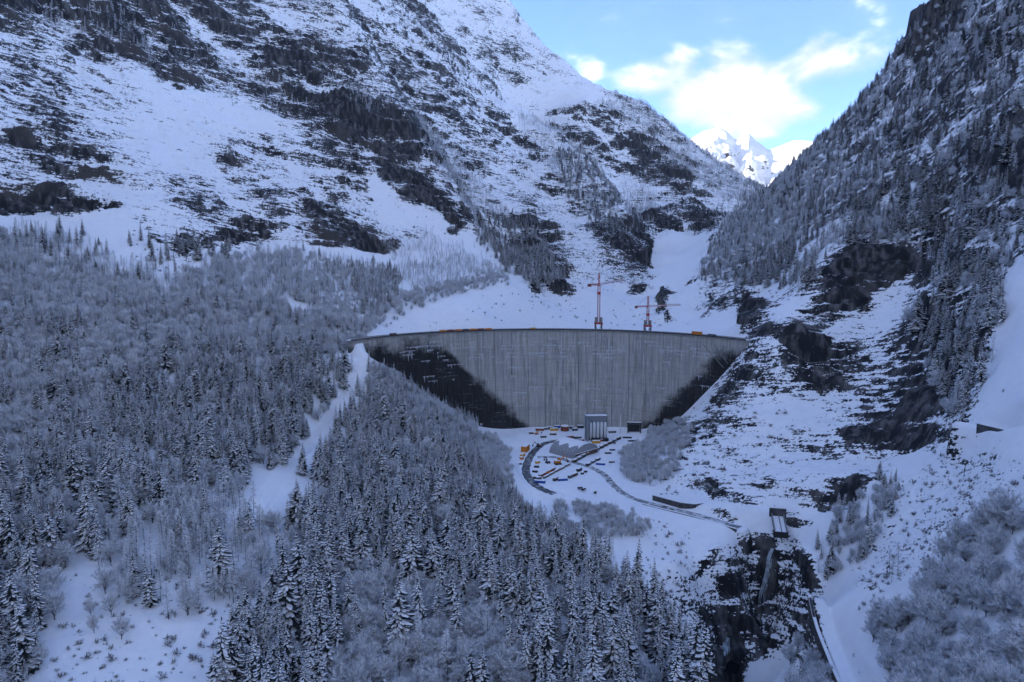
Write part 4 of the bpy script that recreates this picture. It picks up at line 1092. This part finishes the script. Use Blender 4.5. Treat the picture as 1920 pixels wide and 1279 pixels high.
# ------------------------------------------------------------------ works yard at the foot of the dam
# concrete mixing plant
pb_ = G(1119, 827); e = empty("mixing_plant", pb_, R(3), "grey concrete mixing plant with five white silos against the dam", "mixing plant")
MB().box((0, 6.5, 12.5), (22, 6, 25)).build("cladding", M_clad, e)
MB().box((-9.9, 0.2, 12), (2.0, 6.4, 24)).build("side_tower", M_clad, e)
MB().box((0, 6.5, 25.3), (22.4, 6.4, .6)).build("snow_cap", M_snow, e)
mb = MB()
for s in (-10.8, 10.8): mb.beam((s, 3.6, 0), (s, 3.6, 27.5), .5)
mb.beam((-10.8, 3.6, 27.2), (10.8, 3.6, 27.2), .4); mb.build("roof_frame", M_steel, e)
for k in range(5):
    cx_ = -6.3 + 3.75 * k
    si = MB().lathe((cx_, 1.4, 0), [(.5, 1.2), (1.62, 4.0), (1.62, 17.4), (1.1, 18.3), (.3, 18.6), (.01, 18.6)], 14).build("silo", M_white, e, smooth=True)
    mb = MB()
    for a in (0.8, 2.4, 3.9, 5.5): mb.beam((cx_ + 1.5 * math.cos(a), 1.4 + 1.5 * math.sin(a), 0), (cx_ + 1.5 * math.cos(a), 1.4 + 1.5 * math.sin(a), 4.4), .3)
    mb.build("silo_leg", M_steel, si)
    MB().lathe((cx_, 1.4, 18.62), [(1.0, 0), (.6, .5), (.01, .55)], 10).build("filter_cap", M_snow, si)
mb = MB().beam((10.2, -1, 0.5), (16, -14, 1.0), 1.6, 0, 1.2); mb.build("conveyor", M_steel, e)
MB().box((3, -2.2, 1.6), (17, 2.4, 3.2)).build("loading_bay", M_dark, e)

# arched hall
c0, c1, c2 = G(1030, 849.5), G(1076, 862), G(1107, 844)
ax = (c1 - c0); Lh = ax.length; ax.normalize(); sd_ = (c2 - c1); sd_ = (sd_ - ax * sd_.dot(ax)); Wh = sd_.length; sd_.normalize()
e = empty("arched_hall", (c0 + c1) / 2 + sd_ * Wh / 2, math.atan2(ax.y, ax.x), "grey membrane arched hall with snow on its roof in the works yard", "hall")
Hh = 11.0; NA_ = 18
def arch(t, off=0.0): a = math.pi * t; return (-(Wh / 2 + off) * math.cos(a), (Hh + off) * math.sin(a) ** .8)
mb = MB(); nseg = 9
for s in range(nseg):
    x0, x1 = -Lh / 2 + Lh * s / nseg, -Lh / 2 + Lh * (s + 1) / nseg - .12
    pv = MB()
    for i in range(NA_):
        (y0, z0), (y1, z1) = arch(i / NA_), arch((i + 1) / NA_)
        pv.poly([(x0, y0, z0), (x1, y0, z0), (x1, y1, z1), (x0, y1, z1)])
    pv.build("roof_panel", M_membrane, e)
for x_ in (-Lh / 2 + .05, Lh / 2 - .15):
    pv = MB().poly([(x_, *arch(i / NA_, -.1)) for i in range(NA_ + 1)]); pv.build("gable", M_membrane, e)
MB().box((Lh / 2 + .1, 0, 2.1), (.5, Wh * .86, 4.2)).build("gable_door", M_timber, e)
MB().box((Lh / 2 + .1, 0, 4.35), (1.0, Wh * .9, .25)).build("door_canopy", M_snow, e)
mb = MB(); rnd = random.Random(3); ns = 30
lo_ = [.30 + .06 * math.sin(i * .55) + rnd.uniform(-.015, .015) for i in range(ns + 1)]; hi_ = [.74 + .03 * math.sin(i * .8) + rnd.uniform(-.02, .02) for i in range(ns + 1)]
for i in range(ns):
    x0, x1 = -Lh / 2 + Lh * i / ns, -Lh / 2 + Lh * (i + 1) / ns
    for j in range(8):
        q = []
        for (ii, xx) in ((i, x0), (i + 1, x1)):
            for jj in (j, j + 1):
                t_ = lo_[ii] + (hi_[ii] - lo_[ii]) * jj / 8; y_, z_ = arch(t_, .12 + .35 * math.sin(math.pi * jj / 8)); q.append((xx, y_, z_))
        mb.poly([q[0], q[2], q[3], q[1]])
mb.build("roof_snow", M_snow, e, smooth=True)

# red round tank
pt = G(1059, 808); e = empty("round_tank", pt, 0, "rust red round tank with snowy lid close under the dam", "tank")
MB().lathe((0, 0, 0), [(4.3, 0), (4.3, 5.2)], 24).build("tank_wall", M_brown, e, smooth=True)
MB().lathe((0, 0, 5.2), [(4.5, 0), (4.5, .35), (3.8, .7), (.01, .9)], 24).build("snowy_lid", M_snow, e)
for k in range(8): MB().box((4.35 * math.cos(k * .785), 4.35 * math.sin(k * .785), 2.6), (.25, .25, 5.2), k * .785).build("stave", M_timber, e)
# dark portal frame
pp = G(1189, 812); e = empty("portal_frame", pp, R(-8), "dark steel portal frame standing before the dam foot", "portal frame")
MB().box((-6.6, 0, 5), (1.3, 3, 10)).build("post", M_dark, e); MB().box((6.6, 0, 5), (1.3, 3, 10)).build("post", M_dark, e)
MB().box((0, 0, 10.7), (15.4, 3.4, 1.4)).build("beam", M_dark, e); MB().box((0, 0, 11.55), (15.2, 3.2, .3)).build("snow_cap", M_snow, e)
MB().box((0, 2.2, 4.4), (11.6, .4, 8.8)).build("curtain", M_dark, e)
# lighting mast
pm = G(1163, 813); e = empty("lighting_mast", pm, 0, "thin pale mast standing right of the mixing plant", "mast")
MB().lathe((0, 0, 0), [(.75, 0), (.6, 9), (.38, 20), (.12, 21)], 8).build("pole", M_white, e); MB().box((0, -.4, 20), (1.8, .5, .5)).build("crossarm", M_white, e)
# excavators, loaders
def machine(px_, py_, rz, label, m, s=1.0):
    e = empty("excavator", G(px_, py_), rz, label, "excavator", "machines in the works yard"); e.scale = (s,) * 3
    for sy in (-1.2, 1.2):
        MB().box((0, sy, .5), (4.2, .7, 1.0), 0, 0, .85).build("track", M_dark, e)
    MB().box((-.3, 0, 1.7), (3.6, 2.6, 1.3)).build("body", m, e)
    MB().box((.8, .7, 2.9), (1.5, 1.1, 1.4)).build("cab", m, e)
    MB().beam((1.2, -.3, 1.8), (4.2, -.3, 5.2), .55).build("boom", m, e)
    MB().beam((4.2, -.3, 5.2), (6.2, -.3, 2.2), .42).build("stick", m, e)
    MB().box((6.2, -.3, 1.5), (1.0, 1.2, 1.2)).build("bucket", M_dark, e)
    MB().box((-.3, 0, 2.42), (3.4, 2.4, .12)).build("snow_cap", M_snow, e)
machine(1046, 871, R(15), "big orange excavator at the edge of the stacked timber", M_orange, 1.5)
machine(1010, 838, R(200), "brown excavator by the dark bend of the yard road", M_timber)
machine(1006, 815, R(20), "small orange excavator below the dam wall among parked plant", M_orange, .9)
machine(1027, 869, R(120), "dark loader beside the grey slush in the yard", M_dark)
# orange store by the tree edge
def cont(px_, py_, L, W_, H, rz, m, label, cap=.4, name="site_container", cat="container", group=None): container(G(px_, py_), rz, (L, W_, H), m, label, cat, group, cap, name)
cont(985, 846, 11, 5.5, 5.6, R(72), M_orange, "tall orange stacked store beside the wood and the dark road", .5)
cont(980, 856, 7, 3, 2.6, R(70), M_yellow, "low yellow container at the foot of the orange store")
cont(978, 862, 4, 2.4, 2.4, R(60), M_orange, "small orange skip at the tree edge", .3, "skip", "skip")
cont(973, 872, 5, 2.2, 1.6, R(40), M_steel, "low grey skip between the wood and the road", .4, "skip", "skip")
rowdir = math.atan2(*(G(1165, 823) - G(1076, 866)).yx)
r1 = [(1078, 866.5), (1086, 862), (1094, 857.5), (1103, 853), (1112, 849), (1120, 845), (1128, 840.5), (1136, 836.5), (1144, 832.5), (1152, 828.5), (1160, 824.5)]
ords = ["first", "second", "third", "fourth", "fifth", "sixth", "seventh", "eighth", "ninth", "tenth", "last"]
for k, q in enumerate(r1):
    cont(*q, 6.6, 2.5, 2.5, rowdir, (M_timber, M_steel, M_dark, M_timber)[k % 4], f"snow-topped dark container, {ords[k]} in the long row from the hall", .5, group="containers in the long yard row")
r2 = [(1098, 863, M_steel), (1107, 858.5, M_timber), (1117, 853, M_dark)]
for k, (a, b_, m_) in enumerate(r2): cont(a - 4, b_ - 6, 6, 2.4, 2.2, rowdir, m_, f"grey container tucked behind the long row, {ords[k]} from the hall", .5, group="containers behind the long row")
for k, (a, b_) in enumerate([(1104, 872.5), (1112, 868), (1121, 863.5)]): cont(a, b_, 6, 2.4, 1.9, rowdir, M_dark, f"dark low container, {ords[k]} in the short middle row", .4, group="containers in the short middle row")
cont(1126, 872, 8, 2.6, 1.8, R(-14), M_blue, "blue covered pallet stack near the middle of the open yard", .2, "covered_stack", "stack")
cont(1055, 901.5, 8, 2.6, 1.9, R(8), M_blue, "blue covered pallet stack beside the front skip row", .2, "covered_stack", "stack")
cont(1012, 905.5, 9, 3, 2.0, R(-12), M_blue, "blue covered pallet stack in the bend of the dark road", .2, "covered_stack", "stack")
for k, (a, b_, m_) in enumerate([(1042, 901, M_timber), (1070, 896, M_steel), (1078, 892.5, M_timber), (1086, 883.5, M_dark)]): cont(a, b_, 6.2, 2.4, 2.4, rowdir, m_, f"snow-topped open skip, {ords[k]} in the front row of the yard", .5, "skip", "skip", "skips in the front row")
for k, (a, b_) in enumerate([(1092, 889.5), (1098, 886)]): cont(a, b_, 2.6, 2, 1.6, rowdir, M_dark, f"tiny dark bin, {ords[k]} at the end of the front skip row", .3, "bin", "bin")
for k, (a, b_, m_, L) in enumerate([(1017, 893, M_brown, 9), (1026, 888, M_orange, 9), (1035, 883.5, M_brown, 8)]): cont(a, b_, L, 2.6, 2.3, rowdir, m_, f"{['rust red', 'orange', 'brown red'][k]} stack of formwork, {ords[k]} in its row by the bend", .35, "formwork_stack", "stack", "formwork stacks by the bend")
for k, (a, b_) in enumerate([(1024, 895.5), (1034, 890), (1044, 884.5), (1054, 879.5), (1064, 874)]): cont(a, b_, 8, 1.6, 1.5, rowdir, M_timber, f"long low timber stack, {ords[k]} counted from the road bend", .35, "timber_stack", "stack", "timber stacks across the yard")
for k, (a, b_, m_) in enumerate([(1003, 886, M_dark), (1006, 877, M_dark), (1004, 898, M_timber), (1010, 899, M_steel), (1008, 869, M_yellow)]): cont(a, b_, 4.4, 2.2, 1.9, R(-20 + 14 * k), m_, f"{['black', 'dark', 'brown', 'grey', 'yellow'][k]} materials crate inside the bend of the dark road", .4, "materials_crate", "crate")
# plant parked close under the wall
for k, (a, b_, L, H, m_, lb) in enumerate([
    (1012, 808, 9, 2.4, M_brown, "rust red container close under the dam, nearest the wood"), (1022, 806, 7, 2.2, M_steel, "grey container second from the wood under the dam"), (1031, 805, 6, 2.6, M_timber, "brown hut under the dam left of the red tank"),
    (1039, 808, 9, 2.6, M_yellow, "pale yellow container just left of the red tank"), (1037, 816, 7, 2, M_timber, "brown pallet stack before the yellow container"), (1045, 803, 6, 2.6, M_blue, "dark blue container between tank and dam wall"),
    (1072, 804, 5, 2.4, M_dark, "black container just right of the red tank"), (1078, 808, 6, 2.6, M_steel, "grey hut between red tank and mixing plant"), (1088, 803, 7, 2.8, M_dark, "dark container at the dam foot left of the mixing plant"),
    (1071, 822, 9, 2.6, M_brown, "dark red container behind the arched hall roof"), (1083, 823, 8, 2.4, M_steel, "grey container behind the arched hall by the plant"), (1090, 828, 6, 2.2, M_brown, "small red container at the left corner of the mixing plant"),
    (1118, 831.5, 8, 2.6, M_yellow, "yellow container in front of the white silos"), (1126, 828, 5, 2.4, M_brown, "red crate in front of the last white silo"), (1019, 821, 6, 2, M_dark, "dark trailer on the snow left of the arched hall"),
    (996, 814, 5, 2, M_timber, "brown crate at the snowy edge below the dam stains"), (1148, 812, 8, 2.2, M_steel, "grey container right of the mixing plant"), (1176, 822, 9, 1.8, M_dark, "dark beam stack below the portal frame"), (1185, 828, 8, 1.6, M_dark, "black beam stack nearest the bushes below the portal frame"),
    (1140, 851, 6, 1.6, M_dark, "dark sled of pipes on the open snow near the bushes"), (1148, 845, 5, 1.6, M_steel, "grey pipe sled beside the bushes"), (1147, 868, 5, 1.6, M_dark, "black crate at the open edge of the yard by the bushes")]):
    cont(a, b_, L, 2.5, H, R((k * 37) % 24 - 8), m_, lb, .45)
for k, (a, b_) in enumerate([(1088, 917), (1094, 919.5), (1116, 925)]):
    e = empty("parked_car", G(a, b_), R(20 + 30 * k), f"dark parked car under snow, {ords[k]} along the yard's wooded front edge", "car", "parked cars")
    MB().box((0, 0, .75), (4.4, 1.8, .8)).build("body", M_dark, e); MB().box((-.2, 0, 1.4), (2.4, 1.6, .6), 0, 0, .8).build("cabin", M_dark, e); MB().box((-.2, 0, 1.78), (2.0, 1.4, .15)).build("snow_cap", M_snow, e)
    for sx in (-1.4, 1.4):
        for sy in (-.9, .9): MB().lathe((sx, sy, .35), [(.01, -.1), (.35, -.1), (.35, .1), (.01, .1)], 8).build("wheel", M_dark, e)

# ------------------------------------------------------------------ walls along the roads
def wall(name, pts, h0, th, m, label, cat="wall", course=0, snow=True, ln=3.2):
    """a retaining wall of coursed blocks with a snowy coping"""
    e = empty(name, pts[0], 0, label, cat); o0 = Vector(pts[0]); cap = MB(); core = MB()
    for i in range(len(pts) - 1):
        p, q = Vector(pts[i]) - o0, Vector(pts[i + 1]) - o0
        core.beam(p + Vector((0, 0, h0 / 2 - 1)), q + Vector((0, 0, h0 / 2 - 1)), th * .92, 0, h0 + 2)
        if snow: cap.beam(p + Vector((0, 0, h0 + .2)), q + Vector((0, 0, h0 + .2)), th * 1.1, 0, .4)
    core.build("core", m, e)
    if snow: cap.build("snow_coping", M_snow, e)
    k = 0; rn = random.Random(len(pts))
    shared = None
    for i in range(len(pts) - 1):
        p, q = Vector(pts[i]) - o0, Vector(pts[i + 1]) - o0; d = q - p; n_ = max(1, int(d.length / ln))
        for j in range(n_):
            for r_ in range(course):
                a = p.lerp(q, (j + .03 + .5 * (r_ % 2) / n_ * 0) / n_); b_ = p.lerp(q, (j + .97) / n_); zc_ = h0 * (r_ + .5) / course
                bl = MB().beam(a + Vector((0, 0, zc_)), b_ + Vector((0, 0, zc_)), th + rn.uniform(.02, .2), 0, h0 / course * .92); bl.build("block", m, e)
    return e
def lift(pts, dz): return [Vector(p) + Vector((0, 0, dz)) for p in pts]
wall("retaining_wall", [G(1224, 936, 0), G(1250, 943, 0), G(1276, 950, 0), G(1302, 953, 0), G(1318, 951, 0)], 3.0, 1.2, M_wallstone, "dark retaining wall above the valley road below the bushes", course=2, ln=6)
off = []
for i in range(len(valley_road) - 20, len(valley_road)):
    d = valley_road[min(i + 1, len(valley_road) - 1)] - valley_road[i - 1]; s = Vector((-d.y, d.x, 0)).normalized()
    off.append(valley_road[i] - s * 6.2 + Vector((0, 0, -3.4)))
wall("road_parapet", off[::4] + [off[-1]], 4.3, .9, M_wallstone, "dark retaining wall under the outer edge of the valley road", course=2, ln=6)
gl = []
for i in range(0, len(gorge_road), 3):
    d = gorge_road[min(i + 1, len(gorge_road) - 1)] - gorge_road[max(i - 1, 0)]; s = Vector((-d.y, d.x, 0)).normalized()
    gl.append(gorge_road[i] + s * (-4.9) + Vector((0, 0, -4.2)))
wall("gorge_wall", gl, 5.0, 1.5, M_wallstone, "snow-topped stone wall along the lower road at the gorge rim", course=2, ln=5)
hl = []
for i in range(4, len(hi_road), 3):
    hl.append(hi_road[i] + Vector((-2.4, -6.6, -2.6)))
wall("gallery_wall", hl, 5.2, 1.2, M_wallstone, "dark gallery wall under the snowy gully near the picture's edge", course=1, ln=6)
# culvert chute above the gorge
e = empty("spillway_chute", P(1461, 985, 450), R(-14), "pale concrete chute with two side walls above the frozen gorge", "chute")
bt = MB(); bt.poly([(-3.6, 9, 3.0), (3.6, 9, 3.0), (3.6, -9, -1.8), (-3.6, -9, -1.8)]); bt.build("chute_floor", M_snow, e)
for s in (-3.9, 3.9): MB().beam((s, 9, 3.6), (s, -9, -1.2), .7, 0, 2.6).build("side_wall", M_conc, e)
MB().beam((0.6, 9, 3.3), (.6, -9, -1.5), .5, 0, .9).build("divider", M_conc, e)
MB().box((0, 9.6, 5.2), (11, 1.2, 6)).build("headwall", M_wallstone, e)
MB().box((0, -9.2, -3.4), (9.4, 1.0, 4.0)).build("sill", M_dark, e)

# ------------------------------------------------------------------ frozen stream in the gorge
def surf(px_, py_):
    """terrain point seen at that spot (nearest visible vertex)"""
    d2 = (spx - px_) ** 2 + (spy - py_) ** 2; k = np.argpartition(d2, 12)[:12]; k = k[np.argmin(spd[k])]
    return Vector(_sp[k])
spx, spy, spd = project(_sp[:, 0], _sp[:, 1], _sp[:, 2])
M_ice = mat("stream_ice", (0.42, 0.48, 0.52), .35, 0, .35, .25)
M_water = mat("black_water", (0.008, 0.010, 0.012), .12)
def icefall(pts, w0, w1, label, name="icefall"):
    """a curtain of thin frozen strands down the rock"""
    c_ = [surf(*q) for q in pts]; o0 = c_[0].copy(); mb = MB(); n_ = len(c_); rn = random.Random(n_)
    for st in range(26):
        t0 = rn.uniform(0, .45) * (n_ - 1) if st > 5 else 0; t1 = min(n_ - 1, t0 + rn.uniform(.3, .8) * (n_ - 1)); sx = rn.gauss(0, .42)
        prev = None
        for k in range(7):
            t = t0 + (t1 - t0) * k / 6; i = min(int(t), n_ - 2); p = c_[i].lerp(c_[i + 1], t - i)
            w_ = (w0 + (w1 - w0) * t / (n_ - 1)); hw = .34 * (1 - .75 * (k / 6) ** 1.6) * rn.uniform(.7, 1.2)
            q = p - o0 + Vector((sx * w_ + rn.uniform(-.15, .15), -.9 - .6 * rn.random(), .2))
            row = [q + Vector((-hw, .35, 0)), q, q + Vector((hw, .35, 0))]
            if prev:
                for m_ in range(2): mb.poly([prev[m_], row[m_], row[m_ + 1], prev[m_ + 1]])
            prev = row
    o = mb.build(name, M_ice, None, o0, smooth=True); return tag(o, label, "icefall")
icefall([(1445, 1028), (1438, 1045), (1434, 1065), (1430, 1088), (1428, 1110), (1426, 1135)], 1.6, 2.2, "narrow icefall hanging down the black gorge cliff under the chute")
icefall([(1364, 1192), (1362, 1204), (1360, 1216), (1360, 1228)], 1.6, 2.6, "short icefall dropping into the dark pool at the gorge bottom")
pc_ = surf(1367, 1252)
mb = MB(); rn = random.Random(2)
mb.poly([(7 * math.cos(a / 14 * 6.283) * rn.uniform(.7, 1.1), 10 * math.sin(a / 14 * 6.283) * rn.uniform(.8, 1.1), 0) for a in range(14)])
tag(mb.build("pool_water", M_water, None, pc_ + Vector((0, 0, 1.6))), "black open pool at the bottom of the gorge", None, None, "structure")

# the nearest trees stand as trees of their own, the mass of each wood behind them as one
def gn_scatter(name, kind, sel, label, metas):
    p, s, r_, vi, wd, tl = (a[sel] for a in trees[kind])
    coll = bpy.data.collections.new(name + "_kinds")
    for k, (h, tm, cm) in enumerate(protos[kind]):
        bm = bmesh.new()
        bm.from_mesh(cm)
        me = bpy.data.meshes.new(f"{kind}_form{k}")
        if tm:
            n0 = len(bm.faces); bm.from_mesh(tm); bm.faces.ensure_lookup_table()
            for f in bm.faces[n0:]: f.material_index = 2
        bm.to_mesh(me); bm.free()
        for m_ in cm.materials: me.materials.append(m_)
        me.materials.append(M_bark)
        ob = bpy.data.objects.new(f"form_{k:02d}_{kind}", me)
        coll.objects.link(ob)
    me = bpy.data.meshes.new(name)
    me.vertices.add(len(p)); me.vertices.foreach_set("co", p.astype(np.float32).ravel())
    for nm, v in (("tscale", np.stack([s * wd, s * wd, s], 1)), ("trot", np.stack([tl[:, 0], tl[:, 1], r_], 1))):
        at = me.attributes.new(nm, 'FLOAT_VECTOR', 'POINT'); at.data.foreach_set("vector", v.astype(np.float32).ravel())
    at = me.attributes.new("tform", 'INT', 'POINT'); at.data.foreach_set("value", vi.astype(np.int32))
    ob = bpy.data.objects.new(name, me); C.objects.link(ob)
    tag(ob, label, None, None, "stuff")
    ng = bpy.data.node_groups.new(name, 'GeometryNodeTree')
    ng.interface.new_socket("Geometry", in_out='INPUT', socket_type='NodeSocketGeometry')
    ng.interface.new_socket("Geometry", in_out='OUTPUT', socket_type='NodeSocketGeometry')
    gi = ng.nodes.new('NodeGroupInput'); go = ng.nodes.new('NodeGroupOutput')
    ci = ng.nodes.new('GeometryNodeCollectionInfo'); ci.inputs['Collection'].default_value = coll
    ci.inputs['Separate Children'].default_value = True; ci.inputs['Reset Children'].default_value = True
    ip = ng.nodes.new('GeometryNodeInstanceOnPoints'); ip.inputs['Pick Instance'].default_value = True
    def attr(nm, t='FLOAT'):
        a = ng.nodes.new('GeometryNodeInputNamedAttribute'); a.data_type = t; a.inputs['Name'].default_value = nm
        return a.outputs[0]
    ng.links.new(gi.outputs[0], ip.inputs['Points']); ng.links.new(ci.outputs[0], ip.inputs['Instance'])
    ng.links.new(attr("tform", 'INT'), ip.inputs['Instance Index']); ng.links.new(attr("trot", 'FLOAT_VECTOR'), ip.inputs['Rotation'])
    ng.links.new(attr("tscale", 'FLOAT_VECTOR'), ip.inputs['Scale']); ng.links.new(ip.outputs[0], go.inputs[0])
    md = ob.modifiers.new("scatter", 'NODES'); md.node_group = ng
    return ob

names = {'spruce': 'spruce_tree', 'larch': 'larch_tree', 'broad': 'bare_tree', 'shrub': 'shrub'}
crowns = {'spruce': 'crown', 'larch': 'crown', 'broad': 'crown'}
def stand(px_, py_):
    if px_ > 1500:
        if py_ > 1120: return "in the pale thicket filling the lower right corner"
        if py_ > 850: return "in the small grove on the slope right of the gorge" if px_ < 1700 else "along the upper edge of the pale corner thicket"
        return "beside the steep white gully at the right edge" if px_ > 1780 else "above the black crags right of the dam"
    if px_ > 1330: return "on the wooded flank behind the dam's craggy end"
    if px_ < 200 and py_ > 950: return "in the dark strip down the lower left edge"
    if px_ < 620 and py_ > 1080: return "on the open white slope at the lower left"
    if px_ < 620 and py_ > 900: return "around the snowy clearing low on the left hillside"
    if px_ < 330: return "high on the far left hillside below the scree"
    if px_ < 700: return "on the hillside left of the white forest road"
    if px_ > 1140 and py_ < 930: return "in the thicket beside the yard at the dam foot"
    if px_ > 1020 and py_ < 1010: return "in the strip between the yard road and the dense wood"
    if py_ < 860: return "on the wooded spur in front of the dam"
    if py_ < 980: return "on the slope just left of the works yard"
    if px_ > 1080: return "at the right rim of the dense wood above the gorge"
    if py_ > 1150: return "at the bottom centre edge of the dense wood"
    return "in the middle of the dense wood below the yard"
for kind, lab, lab2 in (('spruce', 'snow-laden dark spruce', 'dark spruce wood with snow on every branch'), ('larch', 'slim frosted leafless larch', 'pale frosted larch wood on the valley sides'),
                        ('broad', 'rounded frosted bare broadleaf tree', 'grey frosted leafless woodland on the valley sides')):
    p, s, r_, vi, wd, tl = trees[kind]
    tx, ty, td = project(p[:, 0], p[:, 1], p[:, 2] + 8)
    size = s / td * ((tx > 0) & (tx < 1920) & (ty > 0) & (ty < 1290))
    order = np.argsort(-size)
    own = order[:300]
    for k in own:
        h, tm, cm = protos[kind][vi[k]]
        e = bpy.data.objects.new(names[kind], None); C.objects.link(e)
        e.location = p[k]; e.rotation_euler = (tl[k, 0], tl[k, 1], r_[k]); e.scale = (s[k] * wd[k], s[k] * wd[k], s[k])
        st = stand(tx[k], ty[k])
        tag(e, f"{lab} {st}", "tree", {"spruce": "snowy spruces ", "larch": "frosted larches ", "broad": "bare broadleaf trees "}[kind] + st)
        for nm, me in (("trunk", tm), ("crown", cm)):
            o = bpy.data.objects.new(nm, me); o.parent = e; C.objects.link(o)
    gn_scatter({'spruce': 'spruce_forest', 'larch': 'larch_forest', 'broad': 'bare_woodland'}[kind], kind, order[300:], lab2, None)
gn_scatter('shrubbery', 'shrub', np.arange(len(trees['shrub'][0])), 'small frosted shrubs dotted over the open snow', None)

# ------------------------------------------------------------------ cold haze filling the valley
HAZE = 2.6e-5
mb = MB(); mb.box((0, 2600, 700), (12000, 15000, 2600)); hz = mb.build("haze", bpy.data.materials.new("valley_haze"))
hm = hz.data.materials[0]; hm.use_nodes = True; hm.node_tree.nodes.clear()
pv = N(hm.node_tree, 'ShaderNodeVolumePrincipled', inp={'Density': HAZE, 'Color': (0.92, 0.95, 1.0, 1), 'Anisotropy': 0.2})
ho = N(hm.node_tree, 'ShaderNodeOutputMaterial'); hm.node_tree.links.new(pv.outputs[0], ho.inputs['Volume'])
tag(hz, "thin cold haze in the valley air", None, None, "stuff")
